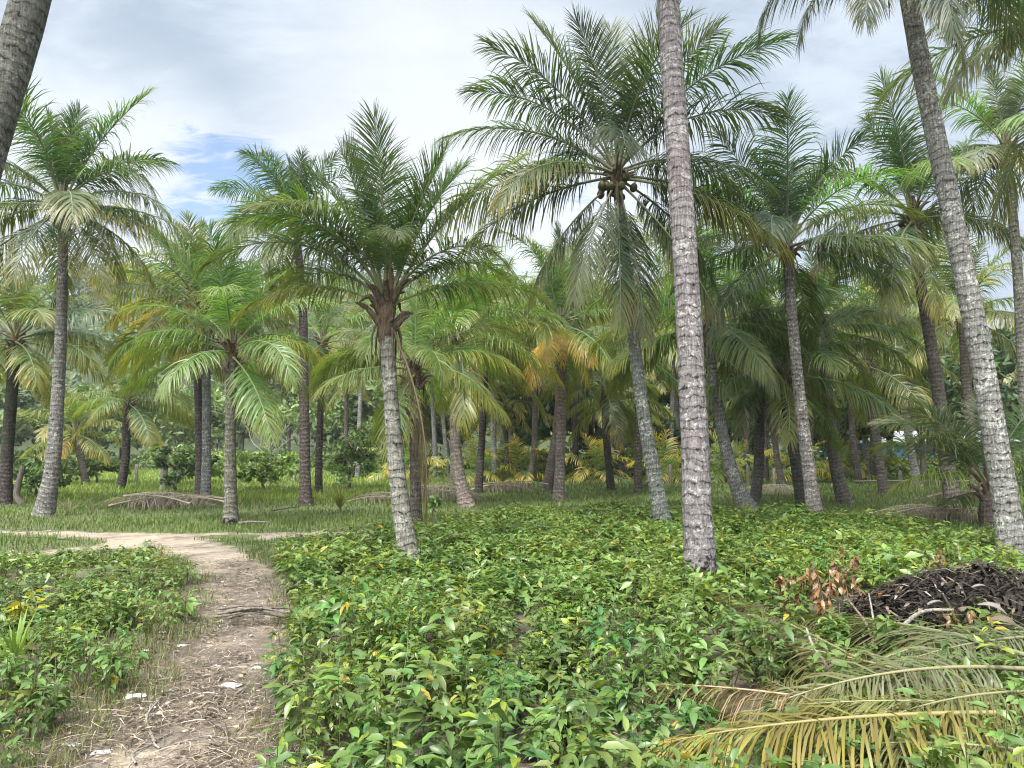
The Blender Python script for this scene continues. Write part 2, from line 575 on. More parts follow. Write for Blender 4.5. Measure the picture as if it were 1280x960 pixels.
build_path("path", 0, 0.012)
build_path("dirt_track", 1, 0.006, 0.12)
build_path("side_path", 2, 0.016, 0.12)

# ------------------------------------------------------------------ hill with its woods
def hill_z(x, y):
    rid = np.exp(-((x + 75) / 95.0) ** 2) * 40.0 + np.exp(-((x - 10) / 60.0) ** 2) * 12 + 6 + np.exp(-((x - 180) / 120.0) ** 2) * 18
    rid = rid * (0.8 + 0.4 * vnoise(x, y, 0.02, 11))
    t = np.clip((y - 75) / 130.0, 0, 1)
    return -0.3 + rid * t * t * (3 - 2 * t)


hx, hy = np.linspace(-330, 330, 90), np.linspace(72, 330, 50)
M_HILL = make_simple("hill_soil", (0.02, 0.032, 0.012), (0.045, 0.06, 0.022), 0.2, 0.95, 0.2)
tag(obj("hill", grid_mesh("hill", hx, hy, hill_z, M_HILL)), kind='structure')


def leaf_cloud(centers, radii, per, size, cols, squash=0.85, seed=0):
    """leaf-sized faces through the volume of many clumps. centers n x 3, radii n, cols n x 3"""
    r = np.random.default_rng(seed)
    n = len(centers)
    d = norm(r.normal(size=(n, per, 3)))
    rad = r.random((n, per)) ** 0.45
    p = centers[:, None, :] + d * (rad * radii[:, None])[:, :, None] * np.array([1, 1, squash])
    p = p.reshape(-1, 3)
    m = len(p)
    nrm = norm(d.reshape(-1, 3) * 0.7 + r.normal(size=(m, 3)) * 0.8 + np.array([0, 0, 0.5]))
    t = norm(np.cross(nrm, r.normal(size=(m, 3))))
    bt = np.cross(nrm, t)
    s = (size * (0.6 + 0.8 * r.random(m)))[:, None] if np.isscalar(size) else (np.repeat(size, per) * (0.6 + 0.8 * r.random(m)))[:, None]
    V = np.stack([p - t * s, p - bt * s * 0.42 + t * s * 0.1, p + t * s - nrm * s * 0.25, p + bt * s * 0.42 + t * s * 0.1], 1).reshape(-1, 3)
    Q = np.arange(m * 4).reshape(-1, 4)
    c = np.repeat(cols, per, axis=0) * (0.7 + 0.6 * r.random((m, 1)))
    c = np.repeat(np.concatenate([c, np.ones((m, 1))], 1), 4, axis=0)
    return V, Q, c


def hill_wood():
    r = np.random.default_rng(5)
    n = 1500
    x = r.uniform(-260, 200, n); y = 76 + 190 * r.random(n) ** 1.2
    z = hill_z(x, y)
    rad = r.uniform(2.2, 4.2, n) * (1 + (y - 80) / 300)
    C = np.stack([x, y, z + rad * 0.9 + r.uniform(0, 3, n)], 1)
    base = np.array([0.07, 0.105, 0.04])
    cols = base * (0.6 + 0.8 * r.random((n, 1))) * np.array([1, 1, 1]) + r.normal(size=(n, 3)) * np.array([0.008, 0.008, 0.003])
    V, Q, c = leaf_cloud(C, rad, 95, 0.62, np.clip(cols, 0.01, 1), 0.9, 6)
    return fast_mesh("hillside_forest", V, [Q], M_TREELEAF, col=c, smooth=False)


tag(obj("hillside_forest", hill_wood()), "dense green forest covering the far hillside behind the clearing", "forest", kind='stuff')

# ------------------------------------------------------------------ palm fronds
_fronds = {}


def frond_curve(el, bend, seed, n=26, p=1.35):
    r = np.random.default_rng(seed * 131 + 5)
    s = np.linspace(0, 1, n)
    ang = np.radians(el - bend * s ** p)
    yaw = np.radians(r.normal() * 9) * s ** 1.5
    T = np.stack([np.cos(ang) * np.cos(yaw), np.cos(ang) * np.sin(yaw), np.sin(ang)], 1)
    pos = np.vstack([[0, 0, 0], np.cumsum((T[1:] + T[:-1]) / 2, 0) / (n - 1)])
    return s, pos, T


def frond_arrays(el, bend, seed, N=60, dry=False, openf=1.0, flat=False):
    r = np.random.default_rng(seed * 977 + int(el * 3) + int(bend * 7) + N)
    s, pos, T = frond_curve(el, bend, seed)
    side0 = norm(np.cross(np.array([0, 0, 1.0]) + 1e-3 * T, T * np.array([1, 1, 0]) + np.array([1e-4, 0, 0])))
    Nn0 = norm(np.cross(T, side0))
    tw = np.radians(r.normal() * 26 + (r.choice([-1, 1]) * 25 if el > 55 else 0)) * (0.25 if flat else 1.0)
    a_ = tw * s ** 0.8
    side = side0 * np.cos(a_)[:, None] + Nn0 * np.sin(a_)[:, None]
    Nn = norm(np.cross(T, side))
    # rachis
    rad = 0.0078 * (1 - s) ** 0.85 + 0.001
    rad[0] *= 1.9; rad[1] *= 1.3
    rv, rq = tube_arrays(pos, rad, 5)
    rc = np.zeros((len(rv), 4)); rc[:, 1] = np.repeat(s, 5); rc[:, 0] = 0.5
    # leaflets
    s0 = 0.17
    x = np.linspace(0, 1, N)
    parts = []
    for sg in (-1, 1):
        xs = np.clip(x + r.normal(size=N) * 0.25 / N, 0, 1)
        keep = r.random(N) > (0.18 if dry else (0.09 if flat else 0.05))
        for q in range(r.integers(0, 3)):                       # torn gaps
            g0 = r.uniform(0.2, 0.95); keep &= ~((xs > g0) & (xs < g0 + 0.035))
        sl = s0 + (1 - s0) * xs
        P0 = np.stack([np.interp(sl, s, pos[:, k]) for k in range(3)], 1)
        Tl = norm(np.stack([np.interp(sl, s, T[:, k]) for k in range(3)], 1))
        Sl = norm(np.stack([np.interp(sl, s, side[:, k]) for k in range(3)], 1)) * sg
        Nl = norm(np.stack([np.interp(sl, s, Nn[:, k]) for k in range(3)], 1))
        prof = np.interp(xs, [0, 0.08, 0.3, 0.55, 0.8, 0.95, 1.0], [0.45, 0.72, 1.0, 0.97, 0.72, 0.5, 0.42])
        L = 0.30 * prof * (1 + r.normal(size=N) * 0.07)
        ang = np.radians(np.interp(xs, [0, 0.5, 1], [72, 58, 22]) * openf + r.normal(size=N) * (8 if flat else 6))
        brk = r.random(N) < 0.06
        ang[brk] *= r.uniform(0.2, 0.8, brk.sum())
        if flat: v = np.radians(-6 + r.normal(size=N) * 15)
        else: v = np.radians(np.interp(el, [-40, 0, 40, 85], [-8, 4, 18, 30]) + r.normal(size=N) * 8)
        d0 = np.cos(ang)[:, None] * Tl + np.sin(ang)[:, None] * (np.cos(v)[:, None] * Sl + np.sin(v)[:, None] * Nl)
        dr = np.interp(el, [-50, 0, 40, 70, 90], [2.3, 2.3, 1.8, 0.85, 0.25]) * (1.6 if dry else 1.0) * (0.8 if flat else 1.0)
        dr = dr * (0.5 + 1.0 * r.random(N)) * (1 + 0.8 * brk) * np.interp(xs, [0, 0.6, 1], [0.9, 1.0, 0.7])
        W = (0.0050 if flat else 0.0047) * (90.0 / N) ** 0.8 * (0.55 if dry else 1.0) * np.interp(xs, [0, .15, .8, 1], [0.7, 1, 0.9, 0.6])
        J = 4
        p = P0.copy()
        rows, vs_ = [], []
        wv = norm(Tl - np.sum(Tl * d0, 1, keepdims=True) * d0)
        wv = norm(wv + Nl * (r.normal(size=(N, 1)) * 0.25))
        wprof = [0.55, 1.0, 0.95, 0.62, 0.0]
        d = d0
        for j in range(J + 1):
            rows.append((p - wv * (W * wprof[j])[:, None], p + wv * (W * wprof[j])[:, None]))
            if j < J:
                d = norm(d0 + np.array([0, 0, -1.0]) * (dr * ((j + 0.6) / J) ** 1.3)[:, None])
                p = p + d * (L / J)[:, None]
                wv = norm(wv - np.sum(wv * d, 1, keepdims=True) * d)
        V = np.stack([q for ab in rows for q in ab], 1)     # N x 10 x 3 (last pair coincide)
        V = V[keep]
        n_ = len(V)
        b_ = (np.arange(n_) * 10)[:, None]
        Q = np.concatenate([b_ + np.array([[2 * j, 2 * j + 1, 2 * j + 3, 2 * j + 2]]) for j in range(J - 1)])
        Tt = b_ + np.array([[6, 7, 8]])
        c = np.zeros((n_, 10, 4))
        c[:, :, 0] = r.random(n_)[:, None]
        c[:, :, 1] = xs[keep][:, None]
        c[:, :, 2] = np.repeat(np.linspace(0, 1, 5), 2)[None]
        parts.append((V.reshape(-1, 3), [Q, Tt], c.reshape(-1, 4), 0))
    parts.append((rv, [rq], rc, 1))
    return parts


def frond_mesh(el, bend, seed, N=60, **kw):
    key = (int(round(el / 6.0) * 6), int(round(bend / 10.0) * 10), seed % 7, N, tuple(sorted(kw.items())))
    if key not in _fronds:
        V, Fc, c, mi = merge(frond_arrays(key[0], key[1], key[2] + 1, N, **kw))
        _fronds[key] = fast_mesh("frond", V, Fc, [M_FROND, M_RACHIS], mi, c)
    return _fronds[key]


GREENS = {
    'dark': (0.036, 0.068, 0.034), 'deep': (0.044, 0.09, 0.032), 'mid': (0.062, 0.122, 0.036), 'light': (0.095, 0.168, 0.045),
    'olive': (0.09, 0.125, 0.036), 'grey': (0.085, 0.118, 0.066), 'yellow': (0.36, 0.29, 0.05), 'gold': (0.42, 0.27, 0.05), 'brown': (0.13, 0.09, 0.062), 'lime': (0.18, 0.26, 0.03),
}
BARKS = {'stone': (0.10, 0.097, 0.092, 0.3), 'grey': (0.145, 0.145, 0.138, 0.45), 'pale': (0.125, 0.125, 0.12, 0.4), 'speck': (0.14, 0.139, 0.13, 0.62), 'ring': (0.165, 0.15, 0.138, 0.35),
         'dark': (0.045, 0.04, 0.036, 0.12), 'brown': (0.085, 0.075, 0.066, 0.15), 'purple': (0.07, 0.06, 0.058, 0.1)}


def jitter(c, k=0.18):
    f = 1 + random.uniform(-k, k)
    return tuple(max(0.004, v * f * (1 + random.uniform(-0.06, 0.06))) for v in c)


def trunk_mesh(path_rel, r0, r1, near, char, moss, seed, flare=1.25):
    path_rel = np.asarray(path_rel)
    Ltot = np.sum(np.linalg.norm(np.diff(path_rel, axis=0), axis=1))
    n = int(Ltot / (0.025 if near else 0.12)) + 4
    k = 28 if near else 12
    pts = catmull(path_rel, n)
    h = np.concatenate([[0], np.cumsum(np.linalg.norm(np.diff(pts, axis=0), axis=1))])
    t = h / h[-1]
    rad = r1 + (r0 - r1) * (1 - t) ** 1.1 * 0.0 + (r0 - r1) * np.interp(t, [0, 0.12, 0.35, 0.7, 1], [1, 0.62, 0.38, 0.15, 0])
    rad = rad * (1 + (flare - 1) * np.exp(-h / 0.38))
    a = np.linspace(0, 2 * math.pi, k, endpoint=False)
    rs = np.random.default_rng(seed)
    A, H = np.meshgrid(a, h)
    bump = 0.025 * (vnoise(np.cos(A) * 3 + 7, H * 3.0 + np.sin(A) * 3, 1.0, seed) - 0.5) * 2
    if near:
        hh = H + 0.05 * (vnoise(np.cos(A) * 1.3 + 5, np.sin(A) * 1.3 + H * 1.2, 1.0, seed + 2) - 0.5) * 2
        sp = 0.085
        fr = (hh / sp) % 1.0
        bump = bump + 0.009 * np.where(fr < 0.7, fr / 0.7, (1 - fr) / 0.3) * (0.4 + 1.2 * vnoise(A * 1.5, H * 6, 1.0, seed + 3)) - 0.006
        bump = bump + 0.012 * (vnoise(A * 4, H * 20, 1.0, seed + 5) - 0.5)
    if char > 0:
        pit = np.exp(-H / (char * 1.2)) * (vnoise(A * 3, H * 9, 1.0, seed + 9) > 0.62)
        bump = bump - 0.10 * pit
    V, Q = tube_arrays(pts, rad, k, 1 + bump)
    col = np.zeros((len(V), 4))
    Hf = H.ravel()
    col[:, 0] = np.clip(0.82 - 0.8 * Hf / max(char, 1e-3), 0, 1) if char > 0 else 0
    top = Hf / h[-1]
    col[:, 1] = np.clip((top - (1 - moss)) / 0.12, 0, 1) if moss > 0 else 0
    return fast_mesh("trunk", V, [Q], M_BARK, col=col, attrs={'h': Hf})


_heart_meshes = []


def heart_mesh(i, rt):
    while len(_heart_meshes) < 5:
        sd_ = len(_heart_meshes)
        r = np.random.default_rng(sd_ + 40)
        zz = np.linspace(-0.45, 0.55, 14)
        rr = np.interp(zz, [-0.55, -0.35, -0.1, 0.15, 0.65], [0.8, 0.95, 1.2, 1.05, 0.3]) * 0.1
        nz = 1 + 0.25 * (r.random((14, 12)) - 0.5)
        V, Q = tube_arrays(np.stack([0.02 * np.sin(zz * 3), 0 * zz, zz], 1), rr, 12, nz)
        parts = [(V, [Q], None, 0)]
        for j in range(13):                      # torn fibre sheaths and old leaf bases
            a = j * 2.4; z = -0.4 + 0.5 * r.random()
            d = np.array([math.cos(a), math.sin(a), 0])
            ln = r.uniform(0.25, 0.5)
            pth = np.array([d * 0.09 + [0, 0, z], d * (0.09 + ln * 0.35) + [0, 0, z + ln * 0.45], d * (0.12 + ln * 0.6) + [0, 0, z + ln * r.uniform(0.1, 0.8)]])
            V, Q = tube_arrays(catmull(pth, 5), np.array([0.05, 0.045, 0.035, 0.028, 0.008]), 5)
            parts.append((V, [Q], None, 0))
        for j in range(10):                      # hanging fibre strips
            a = r.uniform(0, 6.28)
            d = np.array([math.cos(a), math.sin(a), 0])
            pth = np.array([d * 0.13 + [0, 0, -0.2], d * 0.2 + [0, 0, -0.4], d * 0.2 + [0, 0, -0.4 - r.uniform(0.2, 0.6)]])
            V, Q = tube_arrays(catmull(pth, 5), np.array([0.014, 0.016, 0.014, 0.01, 0.003]), 4)
            parts.append((V, [Q], None, 0))
        V, Fc, c, mi = merge(parts)
        _heart_meshes.append(fast_mesh("crown", V, Fc, M_FIBRE, mi, c))
    return _heart_meshes[i % 5]


def nut_mesh():
    a = np.linspace(0, math.pi, 9)
    zz = -np.cos(a); rr = np.sin(a) * 0.8 + 0.001
    k = 12
    th = np.linspace(0, 2 * math.pi, k, endpoint=False)
    V, Q = tube_arrays(np.stack([0 * zz, 0 * zz, zz], 1), rr, k, 1 + 0.07 * np.cos(3 * th)[None, :])
    sv_, sq = tube_arrays(np.array([[0, 0, 0.9], [0.05, 0, 1.3], [0.0, 0, 1.9]]), [0.16, 0.12, 0.1], 5)
    V, Fc, c, mi = merge([(V, [Q], None, 0), (sv_, [sq], None, 0)])
    return fast_mesh("coconut", V, Fc, M_NUT, mi, c)


NUT = nut_mesh()
_far_crowns = {}


def far_crown_mesh(style, seed):
    key = (style, seed % 5)
    if key not in _far_crowns:
        r = random.Random(seed % 5 + 77)
        parts = []
        for k in range(19):
            t = (k + 0.5) / 19
            el = 84 - 118 * t + r.uniform(-8, 8)
            bend = 20 + 75 * math.sin(math.pi * min(t * 1.1, 1)) + r.uniform(-10, 10)
            az = k * 2.39996
            ca, sa = math.cos(az), math.sin(az)
            M = np.array([[ca, -sa, 0], [sa, ca, 0], [0, 0, 1]])
            sc = r.uniform(0.85, 1.1)
            for V, Fc, c, mi in frond_arrays(el, bend, k % 5, 36):
                parts.append((V @ M.T * sc, Fc, c, mi))
        V, Fc, c, mi = merge(parts)
        _far_crowns[key] = fast_mesh("crown", V, Fc, [M_FROND, M_RACHIS], mi, c)
    return _far_crowns[key]


PALM_GROUP = "coconut palms of the grove"
n_palm = 0


def palm(label, pts, heart, w0, w1, L, bark='grey', leaf='mid', yel=0.25, n=20, lod=46, seed=None, near=False, char=0.0, moss=0.0,
         nuts=0, fronds=None, young=0.30, droop=1.0, d=None, dtop=0.0, dead=0, gold=0, az0=None, flare=1.25, far=False, tall=False):
    """pts: trunk pixels from the base up; heart: pixel of the crown's centre; w0, w1 trunk widths in pixels; L frond length in m"""
    global n_palm
    n_palm += 1
    seed = n_palm if seed is None else seed
    rr = random.Random(seed * 31 + 7)
    if d is None: d = gpt(*pts[0])[1]
    allp = list(pts) + [heart]
    P = np.array([at(px, py, d + dtop * k / (len(allp) - 1)) for k, (px, py) in enumerate(allp)])
    base = P[0].copy(); base[2] = float(gz(base[0], base[1])) - 0.04
    P[0] = base
    root = thing("palm_tree", base, label, "palm tree", PALM_GROUP)
    hp = P[-1]
    dt_ = d + dtop
    r0, r1 = w0 / 2 * d / F_PX / flare ** 0.6, w1 / 2 * dt_ / F_PX
    L *= 1.06
    dirn = (P[-1] - P[-2]) / np.linalg.norm(P[-1] - P[-2])
    tp = P - base
    tp[-1] = tp[-1] - dirn * 0.15
    tr = obj("trunk", trunk_mesh(tp, r0, r1, near, char, moss, seed, flare), root)
    bc = BARKS[bark]
    jb = jitter(bc[:3], 0.12)
    tr.color = (*jb, bc[3])
    if far:
        cr = obj("crown", far_crown_mesh(leaf, seed), root, hp - base)
        cr.scale = (L, L, L * 0.95)
        cr.rotation_euler = (rr.uniform(-.08, .08), rr.uniform(-.08, .08), rr.uniform(0, 6.28))
        cr.color = (*jitter(GREENS[leaf], 0.25), yel + rr.uniform(-0.1, 0.25))
        return root
    cr = obj("crown", heart_mesh(seed, r1), root, hp - base)
    hs = r1 / 0.1 * 1.05
    spec = []
    if fronds: spec += list(fronds)
    if az0 is None: az0 = rr.uniform(0, 360)
    for k in range(n):
        t = (k + 0.5) / n
        az = az0 + k * 137.508 + rr.uniform(-12, 12)
        if t < young:
            q = t / young
            el, bend = 87 - 24 * q, 12 + 26 * q
        else:
            q = (t - young) / (1 - young)
            el = 60 - 86 * q * droop
            bend = 42 + 38 * math.sin(math.pi * min(1, q * 1.15 + 0.1))
        tint = leaf
        if q > 0.72 and t > young and rr.random() < 0.25: tint = 'olive'
        if t > young and q < 0.5 and rr.random() < 0.15: tint = 'light'
        spec.append((az, el + rr.uniform(-7, 7), bend + rr.uniform(-10, 12), rr.uniform(0.86, 1.06) * (0.82 if t < young * 0.6 else 1), tint, yel * (0.15 + 0.75 * t)))
    for k in range(gold):
        spec.append((rr.uniform(190, 350), rr.uniform(-35, -12), rr.uniform(35, 60), rr.uniform(0.6, 0.85), 'gold', 0.5))
    for k in range(dead):
        spec.append((rr.uniform(0, 360), rr.uniform(-78, -60), rr.uniform(5, 20), rr.uniform(0.7, 0.95), 'brown', 0.0))
    for k, (az, el, bend, lf, tint, yl) in enumerate(spec):
        kw = {'dry': True} if tint == 'brown' else {}
        if el > 84 and k % 3 == 0: kw['openf'] = 0.45
        me = frond_mesh(el, bend, rr.randrange(7), int(lod * 1.75), **kw)
        f = obj("frond", me, cr)
        ca, sa = math.cos(R(az)), math.sin(R(az))
        low = max(0.0, (60 - el) / 120.0)
        f.location = (ca * 0.07, sa * 0.07, 0.18 - 0.42 * low)
        f.rotation_euler = (0, 0, R(az))
        if el > 70 and not tall: lf *= 0.8
        f.scale = (L * lf,) * 3
        f.color = (*jitter(GREENS[tint], 0.2), min(1.0, max(0.0, yl)))
        if tint in ('brown',): f['label'] = "dead brown frond hanging down"
        elif tint in ('gold', 'yellow'): f['label'] = "yellowed frond"
    for k in range(nuts):
        a = rr.uniform(0, 6.28)
        o = obj("coconut", NUT, cr)
        o.location = (math.cos(a) * rr.uniform(0.2, 0.42), math.sin(a) * rr.uniform(0.2, 0.42), rr.uniform(-0.42, -0.05))
        o.rotation_euler = (rr.uniform(-.4, .4), rr.uniform(-.4, .4), a)
        o.scale = (rr.uniform(0.085, 0.105),) * 3
        o.color = (*jitter((0.1, 0.11, 0.03), 0.3), 1)
    return root


# --- the palms that stand in front
palm("thick grey trunk cutting the top corner beside the sky, its base out of view", [(-190, 790), (-150, 620), (-80, 400), (-18, 190), (38, 0), (66, -130)], (90, -420), 62, 42, 3.6,
     'stone', 'mid', near=True, d=6.4, dtop=0.6, n=16, lod=60, droop=0.4)
palm("tall straight ringed grey trunk with a scarred flaking black base among the leafy plants", [(878, 760), (872, 640), (867, 520), (860, 380), (851, 240), (841, 100), (835, 0), (826, -150)], (818, -430), 44, 25, 3.8,
     'pale', 'mid', near=True, n=16, lod=60, char=1.05, droop=0.7, dtop=0.9, flare=1.18)
palm("leaning palm with white flecks on its trunk, crown cut off by the photo top", [(1270, 714), (1259, 640), (1245, 555), (1227, 450), (1205, 340), (1180, 220), (1155, 100), (1141, 25)], (1129, -48), 38, 22, 3.1,
     'speck', 'dark', near=True, n=6, young=1.0, lod=62, yel=0.15, droop=0.8, nuts=5,
     fronds=[(182, 12, 105, 0.80, 'dark', 0.1), (195, -5, 85, 0.7, 'dark', 0.1), (262, -30, 55, 0.62, 'dark', 0.1), (285, -48, 35, 0.6, 'dark', 0.2), (-8, 0, 90, 0.72, 'dark', 0.2), (12, 14, 95, 0.7, 'deep', 0.1), (225, -20, 65, 0.66, 'dark', 0.1)])
palm("palm at the frame's upper edge, only its fronds reaching in past the leaning trunk", [(1395, 705), (1397, 560), (1400, 400), (1402, 250), (1402, 130)], (1402, 30), 38, 20, 3.2,
     'grey', 'grey', n=15, lod=56, d=11.0, yel=0.3,
     fronds=[(180, 30, 75, 0.95, 'grey', 0.2), (195, 5, 60, 0.85, 'dark', 0.2), (170, 52, 70, 0.95, 'grey', 0.1)])

# --- the near young palm with the sheaf of upright fronds
palm("young palm with tall upright sheaf of fronds and broken brown frond hanging down its trunk",
     [(515, 716), (501, 630), (493, 555), (487, 475), (484, 425)], (484, 385), 31, 17, 2.45, 'grey', 'mid', near=True, n=0, lod=70, yel=0.2, az0=20, young=1.0, dead=0, flare=1.2, tall=True,
     fronds=[(185, 80, 14, 0.78, 'mid', 0.1), (262, 84, 16, 0.86, 'mid', 0.1), (-10, 80, 16, 0.80, 'mid', 0.1), (10, 70, 22, 0.76, 'mid', 0.1), (172, 72, 30, 0.76, 'mid', 0.1), (100, 80, 14, 0.86, 'light', 0.1),
             (150, 80, 14, 0.86, 'light', 0.1), (30, 76, 18, 0.80, 'light', 0.1), (350, 72, 26, 0.76, 'mid', 0.1),
             (2, 58, 34, 1.0, 'mid', 0.2), (-28, 48, 95, 0.80, 'deep', 0.2), (-4, 22, 52, 0.80, 'mid', 0.3), (20, 48, 80, 0.74, 'mid', 0.2), (182, 60, 70, 0.86, 'mid', 0.1),
             (182, 50, 90, 1.0, 'mid', 0.2), (186, 24, 66, 0.76, 'light', 0.5), (208, 62, 95, 0.9, 'mid', 0.2), (230, 60, 92, 0.84, 'grey', 0.2), (160, 40, 80, 0.72, 'mid', 0.3), (285, 60, 95, 0.6, 'grey', 0.1),
             (-8, -64, 26, 0.95, 'brown', 0.0)])

# --- tall dark crown in the middle of the sky
palm("tall palm with a dark open crown and coconuts against the sky, pale flecked trunk leaning", [(831, 664), (815, 580), (803, 510), (793, 430), (784, 340), (777, 280), (773, 245)], (771, 218), 25, 12, 3.45, 'speck', 'dark', n=5, lod=66, yel=0.12, nuts=9, tall=True, near=True, flare=1.2,
     fronds=[(180, 34, 55, 1.0, 'dark', 0.1), (172, 52, 52, 0.98, 'dark', 0.1), (190, 60, 40, 0.95, 'dark', 0.1), (160, 72, 25, 1.0, 'dark', 0.1), (90, 86, 15, 0.98, 'deep', 0.2), (10, 78, 20, 0.98, 'dark', 0.1), (-10, 68, 30, 0.9, 'deep', 0.2), (300, 74, 70, 0.85, 'dark', 0.1),
             (4, 50, 72, 1.0, 'dark', 0.1), (-5, 18, 60, 0.86, 'dark', 0.1), (10, 2, 48, 0.95, 'dark', 0.2), (-12, -14, 40, 1.0, 'dark', 0.5), (-25, -48, 24, 0.9, 'dark', 0.2), (-60, -70, 14, 0.85, 'dark', 0.2), (265, -72, 12, 0.8, 'deep', 0.3),
             (184, 4, 48, 1.0, 'grey', 0.3), (170, -6, 40, 0.95, 'dark', 0.3), (205, 14, 78, 0.8, 'deep', 0.4), (188, -40, 26, 0.86, 'dark', 0.2), (228, -52, 22, 0.8, 'grey', 0.2), (30, 30, 70, 0.9, 'dark', 0.1), (150, 25, 70, 0.9, 'dark', 0.1)])

palm("slim lichen speckled palm with a shaggy black upper trunk and dense dark crown", [(1020, 652), (1008, 565), (998, 480), (990, 395), (986, 345)], (984, 308), 22, 12, 2.95, 'speck', 'dark', n=15, lod=56, yel=0.1, moss=0.22, az0=70, young=0.36, near=True,
     fronds=[(0, 40, 72, 1.0, 'grey', 0.2), (-10, 10, 45, 1.05, 'grey', 0.3), (180, 45, 60, 0.9, 'dark', 0.1), (184, 20, 60, 0.9, 'grey', 0.2), (185, 68, 25, 0.92, 'dark', 0), (5, 66, 30, 0.95, 'dark', 0), (-6, -8, 35, 0.95, 'deep', 0.1), (90, 84, 14, 0.92, 'dark', 0)])
palm("palm with a round dark crown and pale curved trunk flaring at a hollow base", [(54, 647), (66, 580), (72, 500), (76, 420), (78, 350), (79, 300)], (77, 258), 26, 10.5, 3.1, 'pale', 'deep', n=21, lod=58, yel=0.35, nuts=3, young=0.34, near=True, az0=40,
     fronds=[(0, 46, 70, 0.9, 'deep', 0.1), (-5, 24, 70, 0.82, 'deep', 0.1), (-8, -8, 30, 0.95, 'olive', 0.4), (4, 4, 40, 0.9, 'deep', 0.2), (-30, -35, 30, 0.85, 'olive', 0.4), (182, 30, 60, 0.9, 'deep', 0.1), (188, -5, 40, 0.9, 'olive', 0.5), (200, -35, 25, 0.9, 'olive', 0.6), (90, 84, 14, 0.95, 'dark', 0), (10, 74, 22, 0.9, 'deep', 0)])
palm("low bright green palm with yellowing lower fronds and a burnt black trunk base", [(289, 655), (288, 600), (288, 540), (289, 490)], (290, 440), 20, 12, 2.5, 'ring', 'light', n=15, lod=54, yel=0.25, char=0.35, young=0.34, near=True, flare=1.35,
     fronds=[(-6, 22, 92, 0.92, 'light', 0.8), (182, 24, 80, 0.95, 'light', 0.5), (184, 46, 70, 0.95, 'mid', 0.3), (205, 20, 90, 0.8, 'light', 0.4), (-30, 5, 70, 0.7, 'olive', 0.6), (2, 52, 70, 0.9, 'light', 0.2), (270, 70, 30, 0.95, 'mid', 0)])
palm("palm with stiff upright dark fronds and twisting brown trunk behind the flecked leaning trunk", [(1195, 644), (1183, 575), (1173, 490), (1161, 415), (1149, 345)], (1141, 272), 24, 12, 3.1, 'brown', 'deep', n=12, lod=54, yel=0.35, young=0.4, near=True, nuts=3,
     fronds=[(182, 48, 62, 0.92, 'grey', 0.1), (186, 12, 50, 1.05, 'grey', 0.5), (180, -4, 55, 0.95, 'olive', 0.5), (0, 15, 70, 0.9, 'grey', 0.4), (-4, 48, 45, 0.9, 'deep', 0), (95, 86, 10, 0.98, 'deep', 0), (170, 76, 15, 0.98, 'deep', 0), (265, -60, 20, 0.8, 'olive', 0.5)])
palm("slender tall palm against sky at the photo edge, brown flower stalks in its small crown", [(1290, 655), (1284, 560), (1278, 450), (1272, 340), (1264, 250)], (1257, 186), 16, 11, 2.5, 'grey', 'grey', n=18, lod=46, yel=0.25, d=16.5, nuts=4, gold=1)
palm("palm with a straight purplish brown trunk and dark crown half hidden by the upright sheaf", [(382, 632), (381, 560), (380, 480), (379, 400), (375, 340)], (369, 282), 18, 10, 2.6, 'purple', 'deep', n=16, lod=50, yel=0.2, young=0.4, char=0.0, az0=10,
     fronds=[(180, 50, 60, 0.95, 'deep', 0.1), (170, 66, 30, 0.95, 'dark', 0.0), (190, 18, 55, 0.9, 'mid', 0.2), (90, 84, 15, 0.95, 'dark', 0), (0, 60, 40, 0.9, 'deep', 0)])
palm("thin blackish trunk right behind the purplish brown trunk", [(398, 618), (399, 560), (401, 500)], (404, 430), 11, 8, 2.9, 'dark', 'mid', yel=0.5, n=16, lod=36, gold=1)
palm("greyer of two twin trunks rising together from the flat heap of dry fronds", [(257, 631), (258, 570), (258, 500)], (258, 400), 14, 10, 3.0, 'grey', 'mid', yel=0.5, n=18, lod=44, gold=1)
palm("darker of two twin trunks rising together from the flat heap of dry fronds", [(249, 626), (249, 570), (248, 500)], (243, 372), 12, 9, 3.1, 'brown', 'olive', yel=0.65, n=19, lod=44, young=0.4, gold=3,
     fronds=[(180, 8, 60, 0.85, 'yellow', 0.7), (190, 35, 70, 0.9, 'olive', 0.8), (186, -12, 45, 0.75, 'gold', 0.7)])
palm("short leaning palm with a black trunk and drooping yellowing frond in the clearing", [(150, 613), (157, 575), (158, 535)], (160, 502), 12, 9, 2.4, 'dark', 'mid', yel=0.45, n=16, lod=40, young=0.34,
     fronds=[(0, 22, 60, 1.0, 'grey', 0.2), (4, 4, 45, 1.1, 'light', 0.4), (-20, -38, 25, 0.85, 'olive', 0.8), (182, 16, 80, 0.8, 'light', 0.5)])
palm("dark creeper clad trunk at the photo edge, bent pale root stump at its foot", [(6, 630), (9, 565), (14, 500)], (19, 425), 17, 13, 2.9, 'dark', 'olive', yel=0.55, n=19, lod=46, moss=0.75,
     fronds=[(0, 20, 60, 1.0, 'mid', 0.3), (-5, 36, 60, 1.05, 'deep', 0.1), (4, 50, 50, 1.0, 'dark', 0.1), (-12, 5, 50, 0.95, 'mid', 0.4)])
palm("low palm with orange tipped fronds seen past the pale curved trunk", [(108, 608), (104, 585)], (94, 542), 10, 8, 2.5, 'brown', 'olive', yel=0.75, n=16, lod=34, gold=2)
